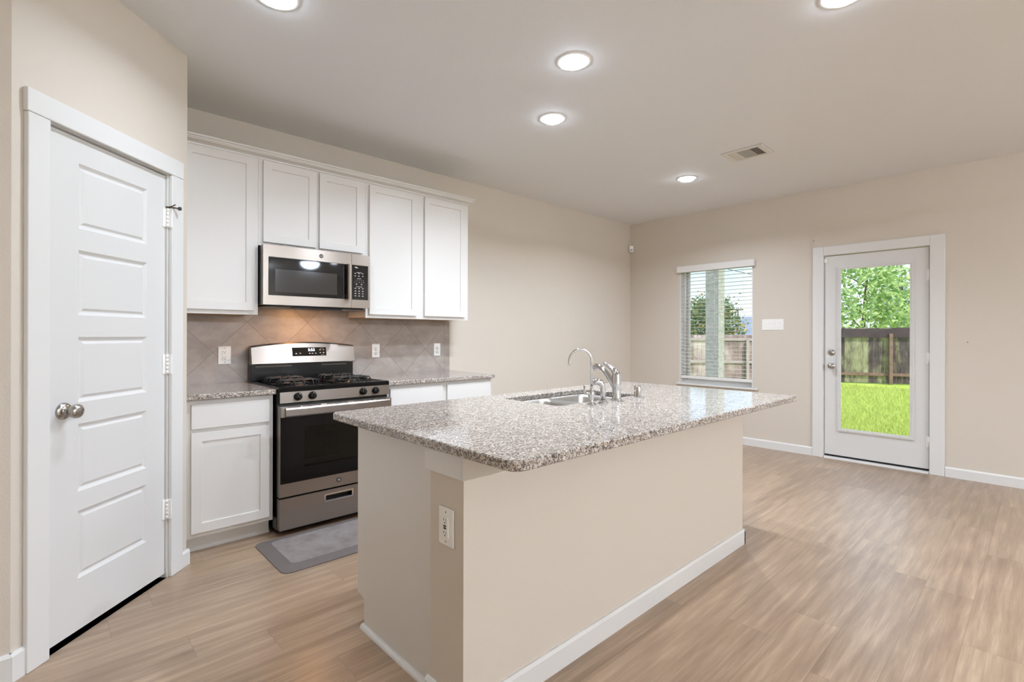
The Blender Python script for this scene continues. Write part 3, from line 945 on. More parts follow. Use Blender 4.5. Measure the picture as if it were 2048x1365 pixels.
t = thing('kitchen_faucet', 'chrome single-lever kitchen faucet with low curved spout behind the sink', 'faucet', (-3.699, -2.377, CT))
MB().lathe([(0.030, 0.0), (0.030, 0.006), (0.0245, 0.013), (0.0235, 0.016), (0.0235, 0.070), (0.0245, 0.072), (0.0245, 0.100), (0.0235, 0.103), (0.023, 0.128), (0.019, 0.146), (0.010, 0.158), (0.0, 0.161)], (-3.699, -2.377, CT)).build('body', 'chrome', t)
sp = [(-3.699, -2.377, CT + 0.062), (-3.696, -2.350, CT + 0.092), (-3.691, -2.318, CT + 0.126), (-3.686, -2.284, CT + 0.155), (-3.681, -2.254, CT + 0.169), (-3.677, -2.228, CT + 0.172), (-3.674, -2.212, CT + 0.166)]
MB().tube(sp, [0.019, 0.016, 0.0145, 0.0135, 0.0135, 0.0145, 0.0150], 14).lathe([(0.0135, 0), (0.0135, 0.024)], (-3.674, -2.211, CT + 0.145), n=16).build('spout', 'chrome', t)
MB().tube([(-3.699, -2.379, CT + 0.118), (-3.699, -2.368, CT + 0.148), (-3.699, -2.348, CT + 0.166), (-3.699, -2.326, CT + 0.176), (-3.699, -2.310, CT + 0.185), (-3.699, -2.294, CT + 0.197)],
          [0.022, 0.018, 0.0105, 0.0080, 0.0105, 0.006], 12).build('lever', 'chrome', t)
t = MB().lathe([(0.021, 0.0), (0.021, 0.003), (0.0195, 0.005), (0.0195, 0.060), (0.018, 0.064), (0.0, 0.0645)], (-3.502, -2.378, CT))
tag(t.build('air_gap_cap', 'chrome'), 'small chrome dishwasher air-gap cylinder right of the kitchen faucet', 'air gap')

# ------------------------------------------------------------------ microwave
mw = thing('microwave', 'stainless over-the-range microwave with black glass door', 'microwave', (-4.457, -0.2, 1.452))
X0, X1, Z0, Z1 = -4.836, -4.078, 1.452, 1.848
MB().box(X0 + 0.004, X1 - 0.004, -0.372, -0.010, Z0 + 0.002, Z1 - 0.002).build('body', 'dark_steel', mw)
dr = MB(KITF)
dr.slab(X0, -4.2265, Z0, Z1, 0.3725, 0.408, panels=[(-4.803, -4.262, 1.514, 1.770)], prof=[(0.0005, 0.0035), (0.001, 0.004)])
dro = dr.build('door', 'stainless', mw)
MB(KITF).box(-4.8015, -4.2635, 0.4042, 0.4085, 1.5155, 1.7685, 0.002).build('door_glass', 'panel_black', dro)
MB(KITF).box(-4.761, -4.336, 0.4086, 0.4090, 1.539, 1.691).build('window_screen', 'screen_glass', dro)
hd = MB(KITF)
hd.prism([(-4.273, 0.428), (-4.237, 0.428), (-4.239, 0.446), (-4.247, 0.453), (-4.263, 0.453), (-4.271, 0.446)], 'z', 1.514, 1.768)
hd.box(-4.270, -4.240, 0.408, 0.429, 1.735, 1.765).box(-4.270, -4.240, 0.408, 0.429, 1.517, 1.547)
hd.build('handle', 'stainless', dro)
MB(KITF).slab(-4.2245, X1, Z0, Z1, 0.3725, 0.408, panels=[(-4.2215, -4.094, 1.513, 1.7705)], prof=[(0.0005, 0.003), (0.001, 0.0035)]).build('control_column', 'stainless', mw)
kp = MB(KITF).box(-4.2205, -4.095, 0.4047, 0.4078, 1.514, 1.7695, 0.001).build('keypad', 'panel_black', mw)
mk = MB(KITF)
TK = lambda x, z, o=0.4079: Matrix.Translation((x, o, z)) @ frame((0, 0, 0), (1, 0, 0), (0, 0, 1), (0, 1, 0))
mk2 = MB(KITF)
for i in range(10):
    mk.text('1234567890'[i], 0.0085, TK(-4.199 + 0.0165 * (i % 5), 1.658 - 0.0145 * (i // 5)))
for zr, xs in ((1.708, (-4.197, -4.168, -4.139)), (1.689, (-4.197, -4.168, -4.137)), (1.628, (-4.187, -4.147)), (1.597, (-4.195, -4.166, -4.137)), (1.577, (-4.195, -4.166, -4.137)), (1.559, (-4.195, -4.166, -4.137)), (1.541, (-4.195, -4.166, -4.137))):
    for x in xs:
        mk2.box(x - 0.006, x + 0.006, 0.4078, 0.4082, zr - 0.0013, zr + 0.0013)
        mk2.box(x - 0.004, x + 0.003, 0.4078, 0.4082, zr + 0.0022, zr + 0.0040)
for zr, x0_, x1_ in ((1.716, -4.188, -4.145), (1.671, -4.183, -4.150), (1.610, -4.190, -4.140)):
    mk2.box(x0_, x1_, 0.4078, 0.4082, zr - 0.0012, zr + 0.0012)
mk2.box(-4.203, -4.182, 0.4078, 0.4082, 1.7535, 1.757).box(-4.196, -4.172, 0.4078, 0.4082, 1.748, 1.751)
mk.build('key_digits', 'mark_white', kp)
mk2.build('key_marks', 'mark_white', kp)
MB(KITF).box(-4.199, -4.118, 0.4078, 0.4081, 1.7325, 1.7455).build('display_window', 'black_enamel', kp)
def badge(x, z, o, r, parent, M=KITF):
    b_ = MB(M).lathe([(r, 0), (r, 0.0015), (r * 0.82, 0.0022), (r * 0.78, 0.0012), (0.0, 0.0012)], (x, o, z), (0, 1, 0), 28).build('badge', 'dark_steel', parent)
    MB(M).text('GE', r * 0.95, Matrix.Translation((x, o + 0.0014, z)) @ frame((0, 0, 0), (1, 0, 0), (0, 0, 1), (0, 1, 0))).build('badge_letters', 'mark_white', b_)
badge(-4.452, 1.8085, 0.4075, 0.0145, dro)
un = MB()
un.box(X0 + 0.03, X1 - 0.03, -0.360, -0.03, Z0 - 0.010, Z0 + 0.001, 0.003).box(X0 + 0.20, X1 - 0.20, -0.360, -0.346, Z0 - 0.021, Z0 - 0.0095, 0.002)
un.build('underside', 'appliance_black', mw)
for a, b in ((-4.800, -4.620), (-4.300, -4.120)):
    MB().box(a, b, -0.33, -0.12, Z0 - 0.0135, Z0 - 0.0102).build('grease_filter', 'vent_grey', mw)
MB().box(-4.500, -4.420, -0.300, -0.268, Z0 - 0.0130, Z0 - 0.0102).build('cooktop_lamp', 'cook_lamp', mw)

# ------------------------------------------------------------------ gas range
rg = thing('gas_range', 'freestanding stainless gas range with black cooktop', 'stove', (-4.445, -0.34, 0))
A0, A1 = -4.826, -4.064
cxr = (A0 + A1) / 2
bd = MB()
bd.box(A0 + 0.001, A0 + 0.02, -0.645, -0.025, 0.035, 0.894).box(A1 - 0.02, A1 - 0.001, -0.645, -0.025, 0.035, 0.894).box(A0 + 0.02, A1 - 0.02, -0.05, -0.025, 0.035, 0.894)
bd.box(A0 + 0.02, A1 - 0.02, -0.645, -0.05, 0.035, 0.300).box(A0 + 0.02, A1 - 0.02, -0.645, -0.05, 0.760, 0.894)
bd.box(A0 + 0.02, A0 + 0.10, -0.645, -0.05, 0.30, 0.76).box(A1 - 0.10, A1 - 0.02, -0.645, -0.05, 0.30, 0.76)
for x in (A0 + 0.05, A1 - 0.05):
    for y in (-0.58, -0.08):
        bd.lathe([(0.018, 0.0), (0.018, 0.036)], (x, y, 0), n=14)
bd.build('body', 'appliance_black', rg)
# cooktop: dished black enamel tray with rolled front
ck = MB()
tray = [(A0, A1, -0.672, -0.055, 0.894), (A0, A1, -0.672, -0.055, 0.918), (A0 + 0.008, A1 - 0.008, -0.664, -0.055, 0.924), (A0 + 0.022, A1 - 0.022, -0.640, -0.060, 0.924), (A0 + 0.034, A1 - 0.034, -0.615, -0.070, 0.914), (A0 + 0.05, A1 - 0.05, -0.60, -0.08, 0.911)]
L = [[(a, c, z), (b, c, z), (b, d_, z), (a, d_, z)] for a, b, c, d_, z in tray]
for P_, Q_ in zip(L[:-1], L[1:]):
    ck.add(P_ + Q_, [(i, (i + 1) % 4, 4 + (i + 1) % 4, 4 + i) for i in range(4)])
ck.add(L[0], [(3, 2, 1, 0)]); ck.add(L[-1], [(0, 1, 2, 3)])
cko = ck.build('cooktop', 'black_enamel', rg)
GX = (cxr - 0.19, cxr + 0.19)
GY = (-0.475, -0.215)
for x in GX:
    for y in GY:
        b_ = MB().lathe([(0.060, 0.9115), (0.058, 0.914), (0.046, 0.916), (0.044, 0.924), (0.034, 0.926), (0.034, 0.932), (0.030, 0.934), (0.0, 0.9345)], (x, y, 0), n=28).build('burner', 'cast_iron', rg)
for x in GX:
    for y in GY:
        g = MB()
        hx, hy, zt_, zf = 0.118, 0.112, 0.951, 0.9125
        r_ = 0.0046
        for k in range(4):
            a = k * PI / 2
            dx, dy = math.cos(a), math.sin(a)
            ex_ = hx if k % 2 == 0 else hy
            # finger: from near the centre out, over the edge and down to the tray
            g.tube([(x + dx * 0.028, y + dy * 0.028, zt_ - 0.004), (x + dx * 0.045, y + dy * 0.045, zt_), (x + dx * (ex_ - 0.012), y + dy * (ex_ - 0.012), zt_), (x + dx * ex_, y + dy * ex_, zt_ - 0.010), (x + dx * (ex_ + 0.002), y + dy * (ex_ + 0.002), zf)], r_, 8)
        for sx_ in (-1, 1):
            g.tube([(x + sx_ * 0.060, y - hy, zf), (x + sx_ * 0.060, y - hy + 0.002, zt_ - 0.012), (x + sx_ * 0.060, y - hy + 0.014, zt_), (x + sx_ * 0.060, y + hy - 0.014, zt_), (x + sx_ * 0.060, y + hy - 0.002, zt_ - 0.012), (x + sx_ * 0.060, y + hy, zf)], r_, 8)
            g.tube([(x - hx, y + sx_ * 0.056, zf), (x - hx + 0.002, y + sx_ * 0.056, zt_ - 0.012), (x - hx + 0.014, y + sx_ * 0.056, zt_), (x + hx - 0.014, y + sx_ * 0.056, zt_), (x + hx - 0.002, y + sx_ * 0.056, zt_ - 0.012), (x + hx, y + sx_ * 0.056, zf)], r_, 8)
        c4 = [(x - hx, y - hy), (x + hx, y - hy), (x + hx, y + hy), (x - hx, y + hy)]
        for k in range(4):
            p, q = c4[k], c4[(k + 1) % 4]
            g.tube([(p[0], p[1], 0.917), (q[0], q[1], 0.917)], 0.0042, 8)
        g.build('burner_grate', 'cast_iron', rg)
# control panel
cpn = MB().prism([(-0.6455, 0.826), (-0.676, 0.826), (-0.6735, 0.8935), (-0.6455, 0.8935)], 'x', A0 + 0.010, A1 - 0.004)
cpo = cpn.build('control_panel', 'stainless', rg)
for x in (-4.708, -4.617, -4.268, -4.175):
    k = MB(KITF).lathe([(0.0255, 0.0), (0.0255, 0.006), (0.022, 0.009), (0.0195, 0.026), (0.018, 0.029), (0.0, 0.0295)], (x, 0.6755, 0.862), (0, 1, 0), 28)
    k.box(x - 0.0045, x + 0.0045, 0.700, 0.714, 0.843, 0.881, 0.002)
    k.build('knob', 'appliance_black', rg)
    tk = MB(KITF)
    for an in (-0.9, -0.45, 0.0, 0.45, 0.9):
        tk.lathe([(0.0012, 0), (0.0012, 0.0006)], (x + 0.034 * math.sin(an), 0.6748, 0.862 + 0.031 * math.cos(an)), (0, 1, 0), 6)
    tk.build('knob_marks', 'slot_black', cpo)
# oven door
od = MB(KITF)
od.slab(A0 + 0.003, A1 - 0.002, 0.245, 0.806, 0.646, 0.690, holes=[(A0 + 0.007, A1 - 0.006, 0.326, 0.741)])
odo = od.build('oven_door', 'stainless', rg)
WX0, WX1, WZ0, WZ1 = -4.672, -4.215, 0.415, 0.668
MB(KITF).slab(A0 + 0.0075, A1 - 0.0065, 0.3265, 0.7405, 0.646, 0.6885, holes=[(WX0, WX1, WZ0, WZ1)]).build('door_glass', 'black_enamel', odo)
MB(KITF).box(WX0 - 0.0005, WX1 + 0.0005, 0.6835, 0.6880, WZ0 - 0.0005, WZ1 + 0.0005).build('oven_window', 'oven_glass', odo)
hb = MB(KITF)
hb.prism([(0.712, 0.742), (0.723, 0.744), (0.729, 0.752), (0.729, 0.790), (0.723, 0.799), (0.712, 0.801)], 'x', A0 + 0.028, A1 - 0.022)
for a, b in ((A0 + 0.004, A0 + 0.045), (-4.705, -4.690), (-4.578, -4.535), (-4.392, -4.350), (-4.205, -4.185), (A1 - 0.045, A1 - 0.004)):
    hb.box(a, b, 0.6902, 0.7135, 0.742, 0.804, 0.002)
hb.build('handle', 'stainless', odo)
badge(cxr, 0.288, 0.6895, 0.0175, odo)
rk = MB()
for zz in (0.50, 0.60):
    for k in range(9):
        rk.tube([(A0 + 0.11, -0.60 + k * 0.06, zz), (A1 - 0.11, -0.60 + k * 0.06, zz)], 0.0028, 6)
    for x in (A0 + 0.12, cxr, A1 - 0.12):
        rk.tube([(x, -0.61, zz - 0.004), (x, -0.08, zz - 0.004)], 0.003, 6)
rk.build('oven_racks', 'chrome', rg)
cv = MB()
cv.box(A0 + 0.1005, A1 - 0.1005, -0.0525, -0.0505, 0.3005, 0.7595).box(A0 + 0.1005, A1 - 0.1005, -0.644, -0.0526, 0.3005, 0.3025).box(A0 + 0.1005, A0 + 0.1025, -0.644, -0.0526, 0.3026, 0.7574).box(A1 - 0.1025, A1 - 0.1005, -0.644, -0.0526, 0.3026, 0.7574).box(A0 + 0.1005, A1 - 0.1005, -0.644, -0.0526, 0.7575, 0.7595)
cv.build('oven_cavity', 'oven_enamel', rg)
# warming drawer
dw = MB(KITF).slab(A0 + 0.003, A1 - 0.002, 0.040, 0.234, 0.646, 0.692, holes=[(cxr - 0.093, cxr + 0.093, 0.166, 0.204)])
dwo = dw.build('drawer', 'stainless', rg)
MB(KITF).slab(cxr - 0.100, cxr + 0.100, 0.159, 0.211, 0.6905, 0.6955, holes=[(cxr - 0.090, cxr + 0.090, 0.169, 0.201)]).build('pull_frame', 'chrome', dwo)
MB(KITF).box(cxr - 0.0925, cxr + 0.0925, 0.648, 0.660, 0.1665, 0.2035).build('pull_recess', 'appliance_black', dwo)
MB().box(A0 + 0.02, A1 - 0.02, -0.60, -0.58, 0.0, 0.034).build('kick_plate', 'gap_black', rg)
# backguard
bgk = MB()
bgk.box(A0 + 0.004, A1 - 0.004, -0.105, -0.022, 0.9245, 1.043, 0.004)
bgk.box(A0 + 0.010, A1 - 0.010, -0.062, -0.024, 1.043, 1.165)
bgk.build('backguard', 'appliance_black', rg)
N_ = 24
top = lambda x: 1.170 + 0.028 * (1 - ((x - cxr) / 0.381) ** 2)
yf = lambda z: -0.132 + (z - 1.043) / 0.13 * 0.028
pn = MB()
vs, fs = [], []
for i in range(N_ + 1):
    x = A0 + 0.002 + (A1 - A0 - 0.004) * i / N_
    zt_ = top(x)
    vs += [(x, -0.127, 1.040), (x, -0.132, 1.046), (x, yf(zt_ - 0.010), zt_ - 0.010), (x, yf(zt_) + 0.008, zt_), (x, -0.064, zt_ + 0.001), (x, -0.064, 1.040)]
for i in range(N_):
    for k in range(6):
        a, b = i * 6 + k, i * 6 + (k + 1) % 6
        fs.append((a, b, b + 6, a + 6))
pn.add(vs, fs)
pn.add(vs[:6], [tuple(range(6))]); pn.add(vs[-6:], [tuple(range(6))])
pno = pn.build('backguard_panel', 'stainless', rg)
th = math.atan2(0.028, 0.13)
TL = lambda x, z, off: frame((x, yf(z) - off * math.cos(th), z), (1, 0, 0), (0, math.sin(th), math.cos(th)), (0, -math.cos(th), math.sin(th)))
dp = MB(TL(cxr + 0.026, 1.125, 0.0)).box(-0.127, 0.127, -0.0325, 0.0325, -0.002, 0.0025, 0.0012).build('display_panel', 'panel_black', pno)
MB(TL(cxr + 0.040, 1.138, 0.0028)).text('5:53', 0.030, I4).build('clock_digits', 'clock_digits', dp)
mk = MB(TL(cxr + 0.026, 1.125, 0.0026))
for x, y in ((-0.10, -0.014), (-0.07, -0.012), (0.0, -0.014), (0.02, -0.014), (0.045, -0.014), (0.08, 0.012), (0.105, 0.012), (0.08, -0.010), (0.105, -0.010)):
    mk.box(x - 0.006, x + 0.006, y - 0.0012, y + 0.0012, 0, 0.0004)
    mk.box(x - 0.004, x + 0.004, y + 0.0022, y + 0.0038, 0, 0.0004)
mk.box(0.08, 0.108, 0.023, 0.0245, 0, 0.0004).box(0.085, 0.110, -0.0265, -0.025, 0, 0.0004)
mk.build('key_marks', 'mark_white', dp)
for a, b in ((A0 + 0.03, cxr - 0.10), (cxr + 0.12, A1 - 0.06)):
    MB().box(a, b, -0.108, -0.1055, 1.018, 1.032, 0.001).build('vent_strip', 'dark_steel', rg)

# ------------------------------------------------------------------ floor mat
mt = thing('kitchen_mat', 'grey-brown cushioned floor mat in front of the range', 'mat', (-4.4, -0.95, 0))
def ringz(lv):
    m = MB(); loops = [[(x, y, z) for x, y in rrect(-4.972 + i, -3.90 - i, -1.206 + i, -0.690 - i, r)] for i, z, r in lv]
    n = len(loops[0])
    for A, B in zip(loops[:-1], loops[1:]):
        m.add(A + B, [(i, (i + 1) % n, n + (i + 1) % n, n + i) for i in range(n)])
    m.add(loops[0], [tuple(range(n))]); m.add(loops[-1], [tuple(range(n))])
    return m
ringz([(0.0, 0.0005, 0.05), (0.0, 0.004, 0.05), (0.07, 0.0165, 0.03), (0.07, 0.0005, 0.03)]).build('bevelled_edge', 'mat_edge', mt)
ringz([(0.0702, 0.0005, 0.03), (0.0702, 0.0165, 0.03), (0.073, 0.018, 0.03)]).build('cushion_top', 'mat_top', mt)

# ------------------------------------------------------------------ outlets, switches, sensors
def receptacle(m, w, x, z, o):
    m.box(x - w - 0.0005, x + w + 0.0005, o, o + 0.001, z - 0.013, z + 0.013)

def outlet(label, kind, M, x, z):
    r = thing('wall_outlet', label, 'outlet', tuple(M @ Vector((x, 0, z))), group='white wall outlets')
    if kind == 'duplex':
        MB(M).box(x - 0.036, x + 0.036, 0.0, 0.006, z - 0.058, z + 0.058, 0.003).build('cover_plate', 'white_plastic', r)
        o = 0.006
        rc = MB(M)
        for s in (-1, 1):
            rc.lathe([(0.0175, 0), (0.017, 0.003), (0.0, 0.003)], (x, o, z + s * 0.0195), (0, 1, 0), 24)
        ro = rc.build('receptacle', 'white_plastic', r)
        o = 0.009
    else:
        MB(M).box(x - 0.040, x + 0.040, 0.0, 0.006, z - 0.062, z + 0.062, 0.003).build('cover_plate', 'white_plastic', r)
        ro = MB(M).box(x - 0.0168, x + 0.0168, 0.0055, 0.0095, z - 0.0335, z + 0.0335, 0.0015).build('receptacle', 'white_plastic', r)
        o = 0.0095
    sl_ = MB(M)
    for s in (-1, 1):
        zc = z + s * (0.0195 if kind == 'duplex' else 0.021)
        sl_.box(x - 0.0072, x - 0.0052, o, o + 0.0004, zc - 0.001, zc + 0.0075).box(x + 0.0052, x + 0.0072, o, o + 0.0004, zc, zc + 0.0065)
        sl_.lathe([(0.0026, 0), (0.0026, 0.0004)], (x, o, zc - 0.0065), (0, 1, 0), 10)
    if kind == 'gfci':
        sl_.box(x - 0.0065, x + 0.0065, o, o + 0.0012, z + 0.0015, z + 0.0060).box(x - 0.0065, x + 0.0065, o, o + 0.0012, z - 0.0060, z - 0.0015)
    sl_.build('slots', 'slot_black', ro)
    for zc in ((z,) if kind == 'duplex' else (z - 0.048, z + 0.048)):
        MB(M).lathe([(0.003, 0), (0.0028, 0.001), (0.0, 0.0013)], (x, 0.006, zc), (0, 1, 0), 10).build('cover_screw', 'satin_nickel', r)
    return r
BSF = frame((0, -0.0088, 0), (1, 0, 0), (0, -1, 0))
outlet('white rectangular-face outlet on the backsplash above the single-door base cabinet', 'decora', BSF, -4.966, 1.109)
outlet('white outlet on the backsplash nearest the microwave keypad side of the range', 'duplex', BSF, -3.820, 1.118)
outlet('white outlet at the tile border where the backsplash ends', 'duplex', BSF, -3.194, 1.116)
ISF = frame((-4.9184, 0, 0), (0, -1, 0), (-1, 0, 0))
outlet('white outlet with black test buttons on the island end wall', 'gfci', ISF, 2.572, 0.627)

sw = thing('switch_plate', 'white four-switch wall plate between the window and back door', 'light switch', (0, -1.84, 1.374))
MB(DOORF).box(1.728, 1.954, 0.0, 0.006, 1.314, 1.435, 0.003).build('cover_plate', 'white_plastic', sw)
for k in range(4):
    x = 1.841 + (k - 1.5) * 0.046
    MB(DOORF).prism([(0.0058, 1.341), (0.0088, 1.342), (0.0075, 1.374), (0.0105, 1.407), (0.0058, 1.408)], 'x', x - 0.0165, x + 0.0165).build('rocker', 'white_plastic', sw)
ms_ = thing('motion_sensor', 'small white motion sensor in the corner above the window', 'sensor', (-0.02, -0.02, 2.41))
CF = frame((-0.004, -0.004, 0), (s2, -s2, 0), (-s2, -s2, 0))
MB(CF).prism([(-0.032, 0.030), (0.032, 0.030), (0.032, 0.052), (0.020, 0.064), (-0.020, 0.064), (-0.032, 0.052)], 'z', 2.385, 2.470).prism([(-0.004, 0.004), (0.004, 0.004), (0.032, 0.030), (-0.032, 0.030)], 'z', 2.39, 2.465).build('housing', 'sensor_plastic', ms_)
MB(CF).box(-0.017, 0.017, 0.0635, 0.066, 2.397, 2.425, 0.001).build('lens', 'vent_grey', ms_)
for y, z, lb in ((-2.243, 2.245, 'tiny dark nail in the wall above the back door left corner'), (-3.44, 1.20, 'tiny dark nail in the wall right of the back door')):
    tag(MB(DOORF).lathe([(0.004, 0.0), (0.004, 0.003), (0.0, 0.004)], (-y, 0.0, z), (0, 1, 0), 8).build('wall_nail', 'slot_black'), lb, 'nail')

# ------------------------------------------------------------------ ceiling fixtures
vn = thing('ceiling_vent', 'white rectangular air register in the ceiling near the back door', 'vent', (-1.632, -2.21, H))
VF = frame((-1.632, -2.212, H), (0, -1, 0), (1, 0, 0), (0, 0, -1))      # x along its length, z down
MB(VF).prism([(-0.165, -0.133), (0.165, -0.133), (0.165, 0.133), (-0.165, 0.133)], 'z', 0.0002, 0.001).build('backing', 'gap_black', vn)
fr = MB(frame((-1.632, -2.212, H), (0, -1, 0), (0, 0, -1), (1, 0, 0)))
fr.slab(-0.163, 0.163, -0.131, 0.131, 0.001, 0.008, holes=[(-0.120, 0.120, -0.098, 0.098)])
fr.build('frame', 'vent_paint', vn)
for sg in (-1, 1):
    lv = MB(VF)
    for k in range(5):
        x = sg * (0.112 - k * 0.0145)
        q = [(x - sg * 0.006, 0.0015), (x + sg * 0.003, 0.0075), (x + sg * 0.0042, 0.0068), (x - sg * 0.0048, 0.0008)]
        lv.add([(a, -0.098, b) for a, b in q] + [(a, 0.098, b) for a, b in q], [(0, 1, 2, 3), (4, 7, 6, 5), (0, 4, 5, 1), (1, 5, 6, 2), (2, 6, 7, 3), (3, 7, 4, 0)])
    lv.build('louvre_bank', 'vent_paint', vn)
MB(VF).box(-0.050, 0.050, -0.098, 0.098, 0.0015, 0.005).build('centre_louvres', 'vent_grey', vn)

def downlight(label, x, y):
    r = thing('recessed_light', label, 'ceiling light', (x, y, H), group='recessed ceiling lights')
    return r
proto = downlight('recessed light in mid ceiling, upper one of the middle pair', -3.750, -2.126)
MB().lathe([(0.064, 0.0005), (0.096, 0.0005), (0.096, 0.003), (0.093, 0.005), (0.067, 0.005), (0.064, 0.004), (0.064, 0.0005)], (-3.750, -2.126, H), (0, 0, -1), 40).build('trim_ring', 'white_plastic', proto)
MB().lathe([(0.0, 0.002), (0.0635, 0.002), (0.0635, 0.012), (0.058, 0.019), (0.045, 0.023), (0.025, 0.0252), (0.0, 0.0258)], (-3.750, -2.126, H), (0, 0, -1), 40).build('lens', 'lamp_lens', proto)
dl = bpy.data.lights.new('downlight', 'AREA')
dl.shape = 'DISK'
dl.size = 0.10
dl.energy = LAMP_RECESSED
dl.spread = math.radians(150)
dl.color = lin(225, 238, 255)[:3]
dlo = bpy.data.objects.new('downlight', dl)
COL.objects.link(dlo)
dlo.parent = proto
dlo.location = (0, 0, -0.0265)
for x, y, lb in ((-3.292, -1.551, 'recessed light in mid ceiling, lower one of the middle pair'),
                 (-1.364, -1.541, 'smallest recessed light, farthest back beside the air vent'),
                 (-5.126, -1.555, 'recessed light cut by the top edge above the upper cabinets'),
                 (-3.300, -3.295, 'recessed light cut by the top edge at the upper right'),
                 (-1.40, -7.20, 'added unseen recessed fill light by the far living-room window')):  # unseen extra downlight, added to lighten the kitchen wall
    c = copy_tree(proto)
    c.location = (x, y, H)
    c['label'] = lb
    if y == -1.555:          # the lamp nearest the pantry door runs dimmer
        for ch in c.children:
            if ch.type == 'LIGHT':
                ch.data = ch.data.copy()
                ch.data.energy = LAMP_RECESSED * 0.4

# ceiling fan of the living area (seen in the photo only as a reflection in the microwave door)
fx_, fy_ = -2.62, -5.35
cf = thing('ceiling_fan', 'dark five-blade ceiling fan with lit bowl over the living area', 'ceiling fan', (fx_, fy_, H))
MB().lathe([(0.06, 0.0), (0.06, 0.03), (0.018, 0.05), (0.014, 0.05), (0.014, 0.16), (0.07, 0.17), (0.105, 0.19), (0.11, 0.26), (0.08, 0.29), (0.075, 0.31)], (fx_, fy_, H), (0, 0, -1), 32).build('motor_housing', 'fan_metal', cf)
for k in range(5):
    a = 2 * PI * k / 5 + 0.3
    F = frame((fx_, fy_, H - 0.235), (math.cos(a), math.sin(a), 0), (-math.sin(a), math.cos(a), 0.16))
    MB(F).prism([(0.10, -0.02), (0.18, -0.025), (0.24, -0.06), (0.62, -0.072), (0.66, -0.05), (0.66, 0.05), (0.62, 0.072), (0.24, 0.06), (0.18, 0.025), (0.10, 0.02)], 'z', -0.004, 0.004).build('blade', 'fan_wood', cf)
MB().lathe([(0.0, 0.311), (0.145, 0.311), (0.15, 0.325), (0.135, 0.365), (0.10, 0.395), (0.05, 0.412), (0.0, 0.416)], (fx_, fy_, H), (0, 0, -1), 36).build('lamp_bowl', 'fan_bowl', cf)

fl = thing('fill_light', 'added unseen flush fill light third from the left end of the living area', 'ceiling light', (-3.5, -8.7, H), group='added flush fill lights')  # unseen row of lights, added to brighten the room from behind the camera
MB().lathe([(0.19, 0.0005), (0.19, 0.02), (0.175, 0.03), (0.165, 0.03)], (-3.5, -8.7, H), (0, 0, -1), 36).build('base', 'fan_metal', fl)
MB().lathe([(0.0, 0.0305), (0.164, 0.0305), (0.16, 0.06), (0.13, 0.09), (0.07, 0.105), (0.0, 0.11)], (-3.5, -8.7, H), (0, 0, -1), 36).build('lamp_bowl', 'fill_bowl', fl)

for x, lb in ((-5.4, 'added unseen flush fill light nearest the left end of the living area'), (-4.5, 'added unseen flush fill light second from the left end of the living area'),
              (-2.5, 'added unseen flush fill light nearest the living-room windows')):
    c = copy_tree(fl)
    c.location = (x, -8.7, H)
    c['label'] = lb

# ------------------------------------------------------------------ outside
GZ = -0.25
tag(MB().box(0.16, 90, -60, 60, GZ - 0.3, GZ).build('lawn_ground', 'lawn'), 'bright green back lawn outside the door', 'lawn', kind='structure')
tag(MB().box(0.165, 2.9, -1.0, 1.9, GZ, -0.07, 0.01).build('patio_slab', 'concrete_patio'), 'concrete patio slab under the stucco post outside the window', 'patio', kind='structure')
gb = MB()
rg_ = random.Random(3)
for i in range(26000):
    X = 2.2 + (rg_.random() ** 1.3) * 9.6
    t = (X + 5.8877)
    Y = -3.9164 + t * math.tan(math.radians(rg_.uniform(5.0, 17.5)))
    h = rg_.uniform(0.05, 0.11); w = rg_.uniform(0.005, 0.010); a = rg_.uniform(0, PI)
    lx, ly = rg_.uniform(-0.05, 0.05), rg_.uniform(-0.05, 0.05)
    gb.add([(X - w * math.cos(a), Y - w * math.sin(a), GZ), (X + w * math.cos(a), Y + w * math.sin(a), GZ), (X + lx, Y + ly, GZ + h)], [(0, 1, 2)])
tag(gb.build('grass', 'grass_blade', weld=False), 'blades of bright grass standing in the back lawn', 'grass', kind='stuff')

def fence(label, p0, p1, ztop, zbot, mat, railmat, posts, rails, topboard=None, seed=1):
    p0, p1 = Vector((*p0, 0)), Vector((*p1, 0))
    ln = (p1 - p0).length
    x = (p1 - p0) / ln
    F = frame(p0, x, Vector((x.y, -x.x, 0)) if Vector((x.y, -x.x, 0)).dot(Vector((-1, 0, 0))) > 0 else Vector((-x.y, x.x, 0)))   # y towards the house
    r = thing('wooden_fence', label, 'fence', tuple(p0 + (p1 - p0) / 2 + Vector((0, 0, zbot))))
    rr = random.Random(seed)
    m = MB(F)
    u = 0.0
    while u < ln - 0.02:
        h = ztop + rr.uniform(-0.015, 0.015)
        w = 0.138
        m.prism([(u, zbot + 0.03), (u + w, zbot + 0.03), (u + w, h - 0.02), (u + w - 0.02, h), (u + 0.02, h), (u, h - 0.02)], 'y', -0.018 + rr.uniform(-0.003, 0.003), 0.0)
        u += 0.145
    m.build('pickets', mat, r)
    for z in rails:
        MB(F).box(0, ln, 0.004, 0.042, z - 0.045, z + 0.045).build('rail', railmat if z < 1.2 else mat, r)
    if topboard:
        MB(F).box(0, ln, 0.0425, 0.060, ztop - 0.30, ztop - 0.03).build('top_board', topboard, r)
    for u in posts:
        MB(F).box(u - 0.045, u + 0.045, 0.043, 0.133, zbot, ztop - 0.18).build('post', railmat, r)
    return r

